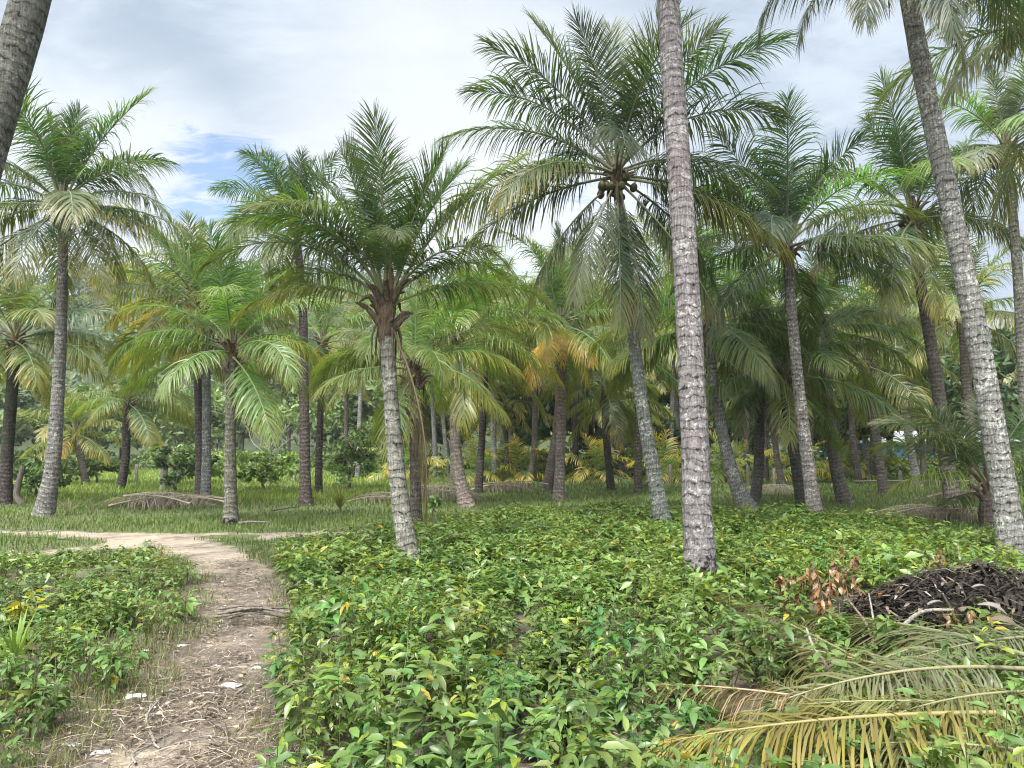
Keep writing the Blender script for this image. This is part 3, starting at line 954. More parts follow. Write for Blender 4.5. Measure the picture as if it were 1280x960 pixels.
palm("short dark palm crowded behind the young sheaf palm, its fronds arching out both sides", [(521, 655), (519, 590), (518, 530)], (519, 462), 15, 13, 2.15, 'brown', 'light', yel=0.45, n=15, lod=52, dead=3, young=0.3, d=14.6,
     fronds=[(0, 30, 84, 0.95, 'light', 0.6), (4, 46, 70, 0.95, 'grey', 0.3), (182, 30, 80, 0.9, 'light', 0.3), (178, 48, 70, 0.85, 'grey', 0.2), (-20, 8, 80, 0.85, 'light', 0.5), (200, 6, 70, 0.8, 'light', 0.5)])
palm("ringed reddish grey trunk bulging at its base, beside the heap of dead fronds", [(584, 633), (575, 600), (570, 560), (569, 515)], (574, 432), 22, 11, 2.9, 'ring', 'mid', yel=0.45, n=19, lod=48, flare=1.3, char=0.0,
     fronds=[(0, 28, 65, 1.0, 'light', 0.5), (-8, 8, 55, 1.0, 'olive', 0.7)])
palm("dark trunk just behind the bulging ringed trunk", [(598, 617), (601, 570), (604, 520)], (608, 425), 11, 8, 3.1, 'dark', 'mid', yel=0.5, n=17, lod=36, gold=1)
palm("small far trunk seen between the bulging ringed trunk and the mossy slim trunk", [(634, 600), (633, 560)], (631, 505), 7, 6, 2.7, 'brown', 'olive', yel=0.6, far=True)
palm("slim curved trunk, mossy green on one side, in mid grove", [(662, 604), (668, 560), (668, 500)], (665, 430), 10, 7, 3.1, 'brown', 'deep', yel=0.4, n=17, lod=34)
palm("straight pinkish ringed trunk with orange dead fronds folded under its crown", [(698, 626), (700, 580), (702, 500), (703, 455)], (700, 405), 16, 11, 3.0, 'ring', 'mid', yel=0.5, n=18, lod=50, moss=0.28, young=0.36, gold=3,
     fronds=[(272, -30, 60, 0.5, 'gold', 0.8), (300, -28, 50, 0.75, 'yellow', 0.8), (0, 18, 60, 0.95, 'olive', 0.8), (182, 28, 75, 0.95, 'mid', 0.4), (90, 80, 15, 1.0, 'deep', 0.1), (186, 52, 50, 0.95, 'mid', 0.2), (-5, 42, 65, 0.95, 'deep', 0.3)])
palm("leaning trunk touching the pinkish ringed trunk, swollen dark foot", [(683, 614), (690, 575), (697, 530), (700, 470)], (706, 372), 16, 8, 3.4, 'brown', 'deep', yel=0.3, n=18, lod=40)
palm("thin black trunk standing straight beyond the pinkish ringed trunk", [(721, 601), (719, 550), (718, 490)], (718, 410), 8, 7, 3.0, 'dark', 'mid', yel=0.5, n=16, lod=30)
palm("black trunk under pale drooping fronds, left of a pair of thin trunks", [(764, 613), (760, 570), (757, 530)], (757, 486), 11, 9, 2.6, 'dark', 'grey', yel=0.45, n=18, lod=40, droop=1.05)
palm("nearer of the pair of thin dark trunks behind the flecked leaning trunk", [(776, 602), (771, 565)], (766, 505), 8, 7, 2.6, 'dark', 'olive', yel=0.5, n=14, lod=30, droop=1.0)
palm("farther of the pair of thin dark trunks behind the flecked leaning trunk", [(783, 599), (777, 560)], (773, 495), 7, 6, 2.6, 'dark', 'mid', yel=0.5, far=True)
palm("plain brown trunk just left of the flecked leaning trunk's foot", [(797, 618), (798, 570), (798, 510)], (799, 440), 11, 9, 3.0, 'brown', 'mid', yel=0.45, n=18, lod=42)
palm("grey trunk leaning sharply with a long curved foot, low wide crown over it", [(938, 640), (919, 602), (906, 555), (897, 505), (889, 455)], (883, 408), 26, 11, 3.1, 'grey', 'mid', n=17, lod=52, yel=0.3, near=True, flare=1.3, young=0.28,
     fronds=[(0, 22, 50, 1.0, 'deep', 0.1), (-8, 8, 55, 0.95, 'mid', 0.2), (182, 16, 70, 0.95, 'mid', 0.5), (188, -8, 40, 0.85, 'light', 0.5), (-30, 5, 70, 0.9, 'mid', 0.2), (8, 48, 60, 0.95, 'deep', 0.1), (300, -20, 50, 0.8, 'grey', 0.2)])
palm("brown trunk green with moss at its curved foot, hung with grey drooping fronds", [(942, 629), (947, 600), (949, 560), (950, 510)], (953, 450), 15, 12, 2.8, 'brown', 'grey', n=19, lod=46, yel=0.3, droop=1.1, dead=1)
palm("dark thick trunk leaning beside the slim lichen speckled palm", [(1005, 638), (998, 595), (991, 555), (985, 520)], (981, 470), 19, 13, 2.7, 'dark', 'mid', n=17, lod=44, yel=0.3, droop=1.0)
palm("thin dark trunk with a bent foot beyond the mossy footed trunk", [(979, 610), (971, 570), (967, 530)], (965, 480), 9, 7, 2.7, 'brown', 'grey', n=15, lod=32, yel=0.4)
palm("bending brown trunk with a dark cut foot and wide arching crown", [(1057, 630), (1045, 585), (1038, 530), (1031, 460)], (1026, 412), 20, 12, 3.0, 'brown', 'mid', n=18, lod=50, yel=0.25, near=True,
     fronds=[(-6, 26, 70, 1.05, 'grey', 0.2), (4, 44, 60, 1.0, 'mid', 0.2), (182, 30, 70, 0.95, 'mid', 0.2), (-25, 12, 70, 0.95, 'deep', 0.1), (200, 0, 70, 0.9, 'deep', 0.1)])
palm("grey brown trunk with a pale worn foot in front of the blue house", [(1106, 619), (1099, 575), (1092, 525)], (1083, 455), 14, 10, 2.9, 'brown', 'olive', n=19, lod=44, yel=0.4)
palm("dark trunk close behind the bending brown trunk", [(1075, 607), (1068, 565), (1064, 520)], (1060, 455), 9, 8, 2.8, 'dark', 'mid', n=15, lod=32, yel=0.3)
palm("thin grey trunk standing left of the blue house wall", [(1083, 602), (1082, 560), (1080, 515)], (1078, 440), 8, 7, 2.8, 'grey', 'grey', n=15, lod=32, yel=0.3)
palm("light slender trunk leaning in front of the dark broadleaf tree", [(1148, 612), (1139, 565), (1131, 510), (1125, 475)], (1120, 410), 12, 8, 3.0, 'grey', 'mid', n=18, lod=42, yel=0.35)
palm("stemless young palm spraying long feathery fronds behind the flecked leaning trunk", [(1238, 645), (1237, 630)], (1236, 612), 22, 20, 2.3, 'brown', 'grey', n=5, lod=60, yel=0.2, d=15.0, young=0.5,
     fronds=[(172, 62, 70, 1.0, 'grey', 0.2), (182, 46, 72, 0.98, 'light', 0.2), (190, 26, 60, 0.9, 'light', 0.4), (150, 70, 50, 0.95, 'grey', 0.1), (10, 66, 40, 1.0, 'mid', 0.1), (30, 52, 60, 0.95, 'light', 0.2), (200, 55, 70, 0.9, 'grey', 0.2), (-20, 40, 70, 0.9, 'light', 0.4)])
palm("palm with broad arching crown, its trunk masked by the flecked leaning trunk", [(1222, 622), (1215, 560), (1208, 480)], (1204, 392), 15, 11, 3.2, 'brown', 'olive', n=19, lod=46, yel=0.45)
palm("tall pale fronded palm rising behind the tall straight ringed trunk", [(862, 612), (862, 540), (862, 460)], (868, 340), 11, 9, 3.5, 'brown', 'olive', n=18, lod=44, yel=0.45)
palm("palm whose bright green spear tops the canopy right of the upright sheaf", [(566, 606), (568, 540), (574, 460)], (586, 392), 9, 8, 3.2, 'brown', 'mid', n=18, lod=42, yel=0.35, young=0.4, fronds=[(90, 87, 8, 0.7, 'lime', 0.2)])

# --- back rows of the grove, seen as thin dark trunks and a wall of fronds
BACK = "small slim palm in the shady back rows of the grove"
rb = random.Random(12)
xs_back = [432, 447, 545, 560, 618, 650, 740, 815, 838, 852, 905, 934, 958, 992, 1012, 1048, 1092, 1112, 1160, 1172, 1218, 1250]
for i, x in enumerate(xs_back):
    by = rb.uniform(592, 604)
    hy_ = rb.uniform(375, 462)
    hx_ = x + rb.uniform(-14, 10)
    ww = rb.uniform(6, 8.5)
    palm(BACK, [(x, by), (x + (hx_ - x) * 0.35, by + (hy_ - by) * 0.4)], (hx_, hy_), ww, ww * 0.8, rb.uniform(2.5, 3.1), rb.choice(['dark', 'dark', 'brown', 'brown', 'grey']),
         rb.choice(['mid', 'deep', 'olive', 'light', 'grey']), yel=rb.choice([0.3, 0.5, 0.8]), far=True)
for i, (x, y, d_) in enumerate([(600, 560, 34), (652, 548, 36), (835, 560, 33), (905, 545, 36), (1062, 575, 34), (1000, 560, 34), (500, 570, 36), (745, 565, 35)]):
    palm("knee high seedling palm with bright yellowing fronds under the back rows of the grove", [(x, gpt(x, 600)[1] and 603), (x, 600)], (x, 592), 8, 7, 2.1, 'brown', 'light', yel=0.9, far=True)

# ------------------------------------------------------------------ broadleaf trees and bushes behind
def limb_parts(r, H, spread, n=7, r0=0.12):
    parts = []
    trunk = np.array([[0, 0, -0.05], [r.normal() * 0.1, r.normal() * 0.1, H * 0.3], [r.normal() * 0.25, r.normal() * 0.25, H * 0.62], [r.normal() * 0.4, r.normal() * 0.4, H * 0.9]])
    V, Q = tube_arrays(catmull(trunk, 12), np.linspace(r0, r0 * 0.25, 12), 8)
    parts.append((V, [Q], None, 0))
    tips = []
    for k in range(n):
        z = H * r.uniform(0.25, 0.75)
        b = np.array([np.interp(z, trunk[:, 2], trunk[:, j]) for j in range(2)] + [z])
        a = k * 2.4 + r.normal() * 0.4
        e = b + np.array([math.cos(a), math.sin(a), 0]) * spread * r.uniform(0.5, 0.95) + np.array([0, 0, H * r.uniform(0.1, 0.3)])
        mid = (b + e) / 2 + np.array([0, 0, 0.12 * H])
        V, Q = tube_arrays(catmull([b, mid, e], 7), np.linspace(r0 * 0.5, r0 * 0.1, 7), 5)
        parts.append((V, [Q], None, 0))
        tips.append(e); tips.append(mid)
    tips.append(trunk[-1])
    return parts, np.array(tips)


def broadleaf(x, y, H, spread, label, col, seed, dens=90, leaf=0.16, cat="tree", name="broadleaf_tree", group="broadleaf trees behind the grove"):
    r = np.random.default_rng(seed)
    root = thing(name, (x, y, float(gz(x, y))), label, cat, group)
    parts, tips = limb_parts(r, H, spread, 8, 0.02 * H + 0.03)
    V, Fc, c, mi = merge(parts)
    obj("trunk", fast_mesh("trunk", V, Fc, M_WOOD, mi, c), root)
    nC = 34
    k = r.integers(0, len(tips), nC)
    C = tips[k] + r.normal(size=(nC, 3)) * np.array([spread * 0.28, spread * 0.28, H * 0.10])
    C[:, 2] = np.clip(C[:, 2], H * 0.14, H * 1.02)
    rad = r.uniform(0.22, 0.45, nC) * spread * 0.8
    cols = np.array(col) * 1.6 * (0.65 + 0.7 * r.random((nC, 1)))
    V, Q, c = leaf_cloud(C, rad, dens, leaf, cols, 0.8, seed)
    obj("crown", fast_mesh("crown", V, [Q], M_TREELEAF, col=c, smooth=False), root)
    return root


tree_list = [
    # px, d, height m, spread m, label, colour
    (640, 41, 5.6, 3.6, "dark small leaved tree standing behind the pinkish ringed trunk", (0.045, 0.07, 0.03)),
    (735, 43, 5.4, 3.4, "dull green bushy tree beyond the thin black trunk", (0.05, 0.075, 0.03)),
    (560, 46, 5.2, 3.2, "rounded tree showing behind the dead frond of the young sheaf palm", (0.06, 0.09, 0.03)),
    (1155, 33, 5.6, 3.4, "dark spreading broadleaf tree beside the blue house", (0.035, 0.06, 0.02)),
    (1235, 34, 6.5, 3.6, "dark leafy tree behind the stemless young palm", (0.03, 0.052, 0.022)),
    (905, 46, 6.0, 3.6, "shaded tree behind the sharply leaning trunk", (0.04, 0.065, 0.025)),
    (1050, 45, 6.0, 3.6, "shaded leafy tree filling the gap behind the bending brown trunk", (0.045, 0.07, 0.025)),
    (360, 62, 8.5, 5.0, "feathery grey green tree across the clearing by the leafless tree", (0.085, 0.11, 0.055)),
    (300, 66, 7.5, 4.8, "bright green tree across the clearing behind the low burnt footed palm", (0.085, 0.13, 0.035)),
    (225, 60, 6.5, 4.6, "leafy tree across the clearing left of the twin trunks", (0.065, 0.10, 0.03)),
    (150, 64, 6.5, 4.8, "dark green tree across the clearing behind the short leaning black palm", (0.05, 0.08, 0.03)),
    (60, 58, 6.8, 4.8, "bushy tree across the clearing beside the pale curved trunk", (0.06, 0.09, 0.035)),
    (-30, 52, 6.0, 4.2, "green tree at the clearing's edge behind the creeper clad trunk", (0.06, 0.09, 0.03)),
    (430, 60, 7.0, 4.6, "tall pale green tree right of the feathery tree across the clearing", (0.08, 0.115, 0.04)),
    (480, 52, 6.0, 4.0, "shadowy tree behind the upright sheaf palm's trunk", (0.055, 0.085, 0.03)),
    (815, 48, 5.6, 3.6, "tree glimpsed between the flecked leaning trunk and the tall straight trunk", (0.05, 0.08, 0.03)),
]
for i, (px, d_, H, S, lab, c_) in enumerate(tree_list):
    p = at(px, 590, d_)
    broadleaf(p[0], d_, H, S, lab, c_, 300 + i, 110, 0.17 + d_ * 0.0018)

for i, (px, py, H, S, lab, c_) in enumerate([
        (222, 616, 1.7, 1.1, "leafy dark shrub left of the twin trunks", (0.05, 0.085, 0.025)),
        (330, 612, 1.3, 1.1, "low pale green shrub in the sunny clearing", (0.10, 0.15, 0.04)),
        (45, 622, 1.2, 1.1, "low weedy shrub between the edge trunk and the pale curved trunk", (0.06, 0.10, 0.03)),
        (118, 607, 1.0, 1.0, "rounded weedy shrub before the short leaning black palm", (0.07, 0.11, 0.03)),
        (436, 612, 2.2, 1.2, "slender climbing shrub beside the small edge palms of the clearing", (0.07, 0.11, 0.035)),
        (255, 606, 1.6, 1.2, "bright shrub showing behind the twin trunks", (0.08, 0.125, 0.035))]):
    p = gpt(px, py)
    broadleaf(p[0], p[1], H, S, lab, c_, 400 + i, 46, 0.11, "shrub", "shrub", "shrubs in the clearing")


def bare_tree():
    p = gpt(336, 604)
    r = np.random.default_rng(3)
    root = thing("bare_tree", (p[0], p[1], 0), "small leafless tree with forked bare branches in the clearing", "tree")
    V, Q = tube_arrays(catmull([[0, 0, -0.05], [0.05, 0, 0.7], [0.02, 0, 1.5]], 8), np.linspace(0.13, 0.07, 8), 7)
    tr = obj("trunk", fast_mesh("trunk", V, [Q], M_WOOD), root)
    parts = []
    for k in range(10):
        a = R([150, 20, 120, 60, 170, 35, 95, 200, 75, 140][k])
        ln = [2.2, 1.6, 1.4, 2.0, 1.2, 1.8, 2.4, 1.0, 1.2, 2.0][k]
        b0 = np.array([0.02, 0, 1.2 + 0.05 * k])
        e = b0 + np.array([math.cos(a) * ln * 0.75, r.normal() * 0.5, abs(math.sin(a)) * ln * 0.8 + 0.6])
        mid = (b0 + e) / 2 + r.normal(size=3) * 0.12
        V, Q = tube_arrays(catmull([b0, mid, e], 8), np.linspace(0.032, 0.006, 8), 5)
        parts.append((V, [Q], None, 0))
        for j in range(4):
            t = r.uniform(0.4, 0.95)
            q = b0 * (1 - t) + e * t
            e2 = q + np.array([r.normal() * 0.4, r.normal() * 0.3, r.uniform(0.2, 0.7)])
            V, Q = tube_arrays(np.array([q, (q + e2) / 2 + r.normal(size=3) * 0.05, e2]), [0.016, 0.01, 0.004], 4)
            parts.append((V, [Q], None, 0))
    V, Fc, c, mi = merge(parts)
    obj("branches", fast_mesh("branches", V, Fc, M_PALEWOOD, mi, c), root)


bare_tree()


def undergrowth():
    r = np.random.default_rng(21)
    n = 420
    px = np.concatenate([r.uniform(420, 1400, 300), r.uniform(-100, 460, 120)])
    dd = np.concatenate([r.uniform(38, 50, 300), r.uniform(50, 60, 120)])
    x = (px - 640) / F_PX * dd
    h = r.uniform(0.3, 1.5, n)
    C = np.stack([x, dd, h * 0.6], 1)
    cols = np.where(r.random((n, 1)) < 0.35, np.array([[0.16, 0.21, 0.04]]), np.array([[0.08, 0.13, 0.035]])) * r.uniform(0.6, 1.3, (n, 1))
    V, Q, c = leaf_cloud(C, h, 60, 0.2, cols, 0.7, 22)
    tag(obj("undergrowth", fast_mesh("undergrowth", V, [Q], M_TREELEAF, col=c, smooth=False)), "tangled green undergrowth along the far edge of the grove", "undergrowth", kind='stuff')


undergrowth()

# ------------------------------------------------------------------ house, posts, stumps
def box_part(x0, x1, y0, y1, z0, z1):
    V = np.array([[x0, y0, z0], [x1, y0, z0], [x1, y1, z0], [x0, y1, z0], [x0, y0, z1], [x1, y0, z1], [x1, y1, z1], [x0, y1, z1]], float)
    Q = np.array([[0, 3, 2, 1], [4, 5, 6, 7], [0, 1, 5, 4], [1, 2, 6, 5], [2, 3, 7, 6], [3, 0, 4, 7]])
    return (V, [Q], None, 0)


def boxes(name, lst, mat, parent=None, loc=(0, 0, 0)):
    V, Fc, c, mi = merge([box_part(*b) for b in lst])
    return obj(name, fast_mesh(name, V, Fc, mat, mi, c, smooth=False), parent, loc)


M_BLUE = make_simple("blue_wall", (0.10, 0.26, 0.48), (0.16, 0.36, 0.6), 3.0, 0.7, 0.2)
M_TIN = make_simple("tin_roof", (0.35, 0.37, 0.38), (0.5, 0.5, 0.5), 4.0, 0.5, 0.2)
M_DARKWIN = make_simple("dark_opening", (0.01, 0.012, 0.015), (0.03, 0.03, 0.035), 4.0, 0.3, 0.0)
hp_ = at(1128, 590, 46)
house = thing("house", (hp_[0], 46, 0), "low blue walled house half hidden behind the far trunks", "house")
boxes("wall", [(-4.0, 6.5, 0, 3, 0, 1.9)], M_BLUE, house)
rf = fast_mesh("roof", np.array([[-4.6, -0.7, 1.95], [7.1, -0.7, 1.95], [7.1, 1.5, 2.7], [-4.6, 1.5, 2.7], [7.1, 3.7, 1.95], [-4.6, 3.7, 1.95],
                                 [-4.6, -0.7, 1.88], [7.1, -0.7, 1.88], [7.1, 3.7, 1.88], [-4.6, 3.7, 1.88]], float),
               [np.array([[0, 1, 2, 3], [3, 2, 4, 5], [6, 9, 8, 7], [0, 6, 7, 1], [5, 4, 8, 9]]), np.array([[0, 3, 5], [1, 4, 2], [6, 0, 5], [6, 5, 9], [7, 4, 1], [7, 8, 4]])], M_TIN, smooth=False)
obj("roof", rf, house)
for k, xw in enumerate((-2.6, 0.4, 3.6)):
    boxes("window", [(xw, xw + 0.9, -0.03, 0.02, 0.85, 1.55)], M_DARKWIN, house)
boxes("door", [(2.0, 2.8, -0.03, 0.02, 0.02, 1.7)], M_DARKWIN, house)


def post(px, py, h, wpx, label, mat, lean=0.0, name="fence_post", cat="post", group="weathered posts along the far boundary"):
    p = gpt(px, py)
    r = wpx / 2 * p[1] / F_PX
    V, Q = tube_arrays(np.array([[0, 0, -0.1], [lean * 0.5, 0, h * 0.5], [lean * 0.97, 0, h * 0.97], [lean, 0, h]]), [r * 1.05, r, r * 0.95, r * 0.3], 8)
    o = obj(name, fast_mesh(name, V, [Q], mat), None, (p[0], p[1], float(gz(p[0], p[1]))))
    tag(o, label, cat, group)
    return o


post(170, 606, 0.9, 4, "pale slim post beyond the short leaning black palm", M_PALEWOOD)
post(367, 605, 1.1, 4, "pale post standing right of the leafless tree", M_PALEWOOD, 0.1)
post(968, 612, 0.8, 4, "dark short post beside the bent footed thin trunk", M_WOOD)
post(838, 606, 0.9, 4, "dark post between the flecked trunk and the tall straight trunk", M_WOOD)
post(935, 609, 0.9, 4, "thin dark post by the mossy footed trunk", M_WOOD)
post(1126, 611, 0.7, 5, "stout dark post before the blue house", M_WOOD)
post(1062, 600, 0.9, 4, "slim dark post left of the blue house", M_WOOD)
post(204, 613, 1.75, 9, "broken pale dead trunk standing by the leafy dark shrub", M_PALEWOOD, 0.03, "dead_trunk", "dead trunk", None)
pp = gpt(16, 630)
V, Q = tube_arrays(catmull([[0.25, 0, -0.05], [0.05, 0, 0.25], [0.1, 0, 0.7], [0.2, 0, 1.1]], 12), np.linspace(0.10, 0.07, 12), 9, 1 + 0.15 * (rng.random((12, 9)) - 0.5))
o = obj("root_stump", fast_mesh("root_stump", V, [Q], M_WOOD), None, (pp[0] + 0.05, pp[1], 0))
tag(o, "bent grey stump beside the creeper clad trunk", "stump")
fp = (gpt(1112, 612)[0], gpt(1112, 612)[1], 0.32)
V, Q = tube_arrays(np.array([[-1.4, 0, 0], [0, 0.1, 0.02], [2.4, 0.2, -0.02], [4.2, 0.3, 0.03]]), [0.025] * 4, 6)
o = obj("boundary_rail", fast_mesh("boundary_rail", V, [Q], M_PALEWOOD), None, fp)
tag(o, "low pale horizontal rail before the blue house", "rail")

# ------------------------------------------------------------------ fallen fronds
def lay(B, T_, label, tint, yl, group, el=8, bend=16, N=110, dry=False, roll=0.0, flat=True, name="fallen_frond", cat="palm frond", seed=0, unique=False):
    B, T_ = np.asarray(B, float), np.asarray(T_, float)
    s, pos, _ = frond_curve(int(round(el / 6.0) * 6), int(round(bend / 10.0) * 10), seed % 7 + 1)
    ch = pos[-1]
    L = np.linalg.norm(T_ - B) / np.linalg.norm(ch)
    me = frond_mesh(el, bend, seed, N, flat=flat, dry=dry)
    o = obj(name, me, None, B)
    q1 = Vector((ch[0], ch[1], ch[2])).normalized()
    d2 = Vector(T_ - B).normalized()
    # yaw then pitch so the frond keeps its upper side up
    def frame(v):
        x = v.normalized(); y = Vector((0, 0, 1)).cross(x).normalized(); z = x.cross(y)
        return Matrix((x, y, z)).transposed()
    m = frame(d2) @ Matrix.Rotation(roll, 3, 'X') @ frame(q1).transposed()
    o.matrix_world = Matrix.Translation(B) @ m.to_4x4() @ Matrix.Scale(L, 4)
    o.color = (*jitter(tint, 0.12), yl)
    tag(o, label, cat, group)
    return o


G_NEAR = "fresh fallen fronds in the near corner"
LG = (0.115, 0.145, 0.075)
lay(gpt(1330, 893, 0.30), gpt(845, 925, 0.25), "yellow fallen frond lying nearest, its rachis running level to a pointed tip", (0.165, 0.16, 0.045), 0.4, G_NEAR, 4, 12, 125, seed=1, roll=0.15)
lay(gpt(1440, 905, 0.25), gpt(1010, 880, 0.27), "bright yellow green fallen frond with a thick yellow rachis at the photo's edge", (0.125, 0.14, 0.05), 0.35, G_NEAR, 6, 20, 125, seed=2, roll=-0.2)
lay(gpt(1370, 850, 0.27), gpt(1000, 770, 0.15), "grey green fallen frond fanning its blades just below the burnt heap", LG, 0.15, G_NEAR, 8, 18, 125, seed=3, roll=0.3)
lay(gpt(1300, 838, 0.31), gpt(930, 895, 0.15), "dull green fallen frond crossing over the yellow ones", (0.11, 0.125, 0.06), 0.2, G_NEAR, 10, 26, 125, seed=0, roll=-0.25)
lay(gpt(1120, 850, 0.13), gpt(905, 745, 0.38), "greyish fallen frond pointing up and away into the leafy plants", (0.16, 0.15, 0.09), 0.1, G_NEAR, 12, 10, 125, seed=1, roll=0.9, dry=True)
lay(gpt(1180, 905, 0.13), gpt(820, 855, 0.23), "pinkish dry fallen frond spreading thin blades over the plants", (0.26, 0.18, 0.12), 0.1, G_NEAR, 4, 10, 125, seed=2, roll=0.5, dry=True)
lay(gpt(1250, 958, 0.13), gpt(900, 985, 0.13), "fallen frond at the bottom edge with olive blades", (0.13, 0.14, 0.05), 0.4, G_NEAR, 4, 12, 125, seed=3, roll=0.1)
lay(gpt(1290, 790, 0.26), gpt(1075, 835, 0.15), "short limp frond with green blades tucked against the burnt heap", LG, 0.1, G_NEAR, 8, 20, 125, seed=2, roll=0.2)
lay(gpt(1400, 960, 0.21), gpt(1040, 935, 0.20), "large pale fallen frond half out of the bottom corner", (0.135, 0.15, 0.07), 0.25, G_NEAR, 6, 20, 125, seed=0, roll=0.25)

lay(gpt(1235, 868, 0.21), gpt(935, 800, 0.23), "dry brownish frond slanting through the plants toward the scorched patch", (0.13, 0.11, 0.06), 0.1, G_NEAR, 6, 12, 125, seed=1, roll=0.4)
lay(gpt(1420, 870, 0.33), gpt(1090, 905, 0.27), "limp olive frond bridging the yellow fronds", (0.12, 0.13, 0.055), 0.3, G_NEAR, 8, 24, 125, seed=3, roll=0.1)
lay(gpt(1180, 985, 0.15), gpt(960, 850, 0.23), "dull frond pointing away from the viewer across the yellow ones", (0.13, 0.14, 0.07), 0.2, G_NEAR, 10, 22, 125, seed=0, roll=-0.5)
lay(gpt(1380, 800, 0.21), gpt(1120, 830, 0.23), "grey green frond along the lower rim of the burnt heap", LG, 0.1, G_NEAR, 6, 18, 125, seed=1, roll=-0.3)


def heap(px, py, wpx, n, hgt, label, group, seed, tint=(0.24, 0.20, 0.17), Lf=(0.7, 1.05), depth=1.0):
    r = random.Random(seed)
    c = gpt(px, py)
    for k in range(n):
        w_ = wpx * c[1] / F_PX
        ln = w_ * r.uniform(*Lf)
        a = r.choice([0, math.pi]) + r.uniform(-0.35, 0.35)
        ox, oy = r.uniform(-0.18, 0.18) * w_, r.uniform(-0.5, 0.5) * depth
        z = 0.05 + hgt * (k / n) * (0.75 + 0.25 * r.random())
        B = np.array([c[0] + ox - math.cos(a) * ln / 2, c[1] + oy - math.sin(a) * ln / 2, z])
        T_ = np.array([c[0] + ox + math.cos(a) * ln / 2, c[1] + oy + math.sin(a) * ln / 2, 0.06])
        lay(B, T_, label, tint, 0.0, group, 20, 42, 60, dry=True, roll=r.uniform(-0.35, 0.35), flat=False, name="dry_frond", seed=k + seed)


heap(205, 636, 128, 12, 0.3, "dry grey frond in the long low heap at the foot of the twin trunks", "dry fronds heaped by the twin trunks", 3)
heap(545, 624, 95, 9, 0.42, "dry grey frond in the heap behind the young sheaf palm", "dry fronds heaped behind the sheaf palm", 5)
heap(478, 628, 70, 4, 0.22, "dry grey frond lying left of the young sheaf palm's trunk", "dry fronds left of the sheaf palm", 6, (0.15, 0.12, 0.1))
heap(630, 615, 80, 8, 0.35, "dry brown frond in the heap right of the bulging ringed trunk", "dry fronds heaped in mid grove", 7, (0.2, 0.165, 0.13))
heap(1168, 652, 140, 10, 0.28, "dry pinkish grey frond in the flat heap before the twisting brown trunk", "dry fronds heaped before the twisting trunk", 8, (0.27, 0.22, 0.19))
heap(975, 619, 70, 8, 0.35, "bleached frond in the pale heap between the mossy footed trunk and the dark thick trunk", "bleached fronds heaped in mid grove", 9, (0.36, 0.31, 0.27))
heap(812, 611, 40, 5, 0.35, "dark old frond heaped behind the flecked leaning trunk", "dark fronds behind the leaning trunk", 10, (0.08, 0.065, 0.055))
heap(1200, 628, 110, 8, 0.25, "brown frond in the litter strewn around the twisting brown trunk", "brown fronds around the twisting trunk", 11, (0.2, 0.16, 0.13))


# ------------------------------------------------------------------ burnt heap
def burnt_heap():
    r = np.random.default_rng(17)
    c = gpt(1272, 818)
    parts = []
    # mound
    n, k = 16, 40
    rr_ = np.linspace(0, 1, n)
    a = np.linspace(0, 2 * math.pi, k, endpoint=False)
    Rr, A = np.meshgrid(rr_, a, indexing='ij')
    X = Rr * np.cos(A) * 1.3; Y = Rr * np.sin(A) * 0.95
    Z = 0.54 * (1 - Rr ** 1.6) + 0.12 * (vnoise(X, Y, 4, 8) - 0.5) * (1 - Rr) * 2 - 0.03
    V = np.stack([X, Y, Z], -1).reshape(-1, 3)
    i = np.arange(n - 1)[:, None] * k; j = np.arange(k)[None]
    Q = np.stack([i + j, i + k + j, i + k + (j + 1) % k, i + (j + 1) % k], -1).reshape(-1, 4)
    parts.append((V, [Q], None, 0))
    # charred leaflets, husk shards, sheaths
    for q in range(2800):
        rad = math.sqrt(r.random()); t = r.uniform(0, 6.28)
        x, y = rad * math.cos(t) * 1.3, rad * math.sin(t) * 0.95
        z = 0.54 * (1 - rad ** 1.6) + r.uniform(-0.02, 0.10)
        az = r.normal() * 0.7 + (0 if r.random() < 0.7 else 1.5)
        ln = r.uniform(0.08, 0.36); wd = r.uniform(0.003, 0.019)
        d = np.array([math.cos(az), math.sin(az), r.normal() * 0.3]); d /= np.linalg.norm(d)
        s = np.cross(d, [0, 0, 1]); s /= np.linalg.norm(s)
        up = np.cross(s, d)
        p0 = np.array([x, y, z])
        cv = r.uniform(0.02, 0.14) * ln * 2
        pts = [p0 - d * ln / 2 - up * cv, p0, p0 + d * ln / 2 - up * cv]
        V = np.array([pts[0] - s * wd * .5, pts[0] + s * wd * .5, pts[1] + s * wd + up * 0.012, pts[2] + s * wd * .4, pts[2] - s * wd * .4, pts[1] - s * wd + up * 0.012])
        Fq = np.array([[0, 1, 2, 5], [5, 2, 3, 4]])
        u = r.random()
        parts.append((V, [Fq], None, 1 if u > 0.98 else (2 if u > 0.86 else 0)))
    V, Fc, cc, mi = merge(parts)
    mats = [M_CHAR, M_PALEWOOD, M_HUSK]
    o = obj("burnt_debris", fast_mesh("burnt_debris", V, Fc, mats, mi, cc, smooth=False), None, (c[0] + 0.05, c[1] + 0.5, 0.0))
    tag(o, "black heap of charred palm fronds and husks beside the withered brown plants", "burnt heap", kind='stuff')
    return c


hc = burnt_heap()


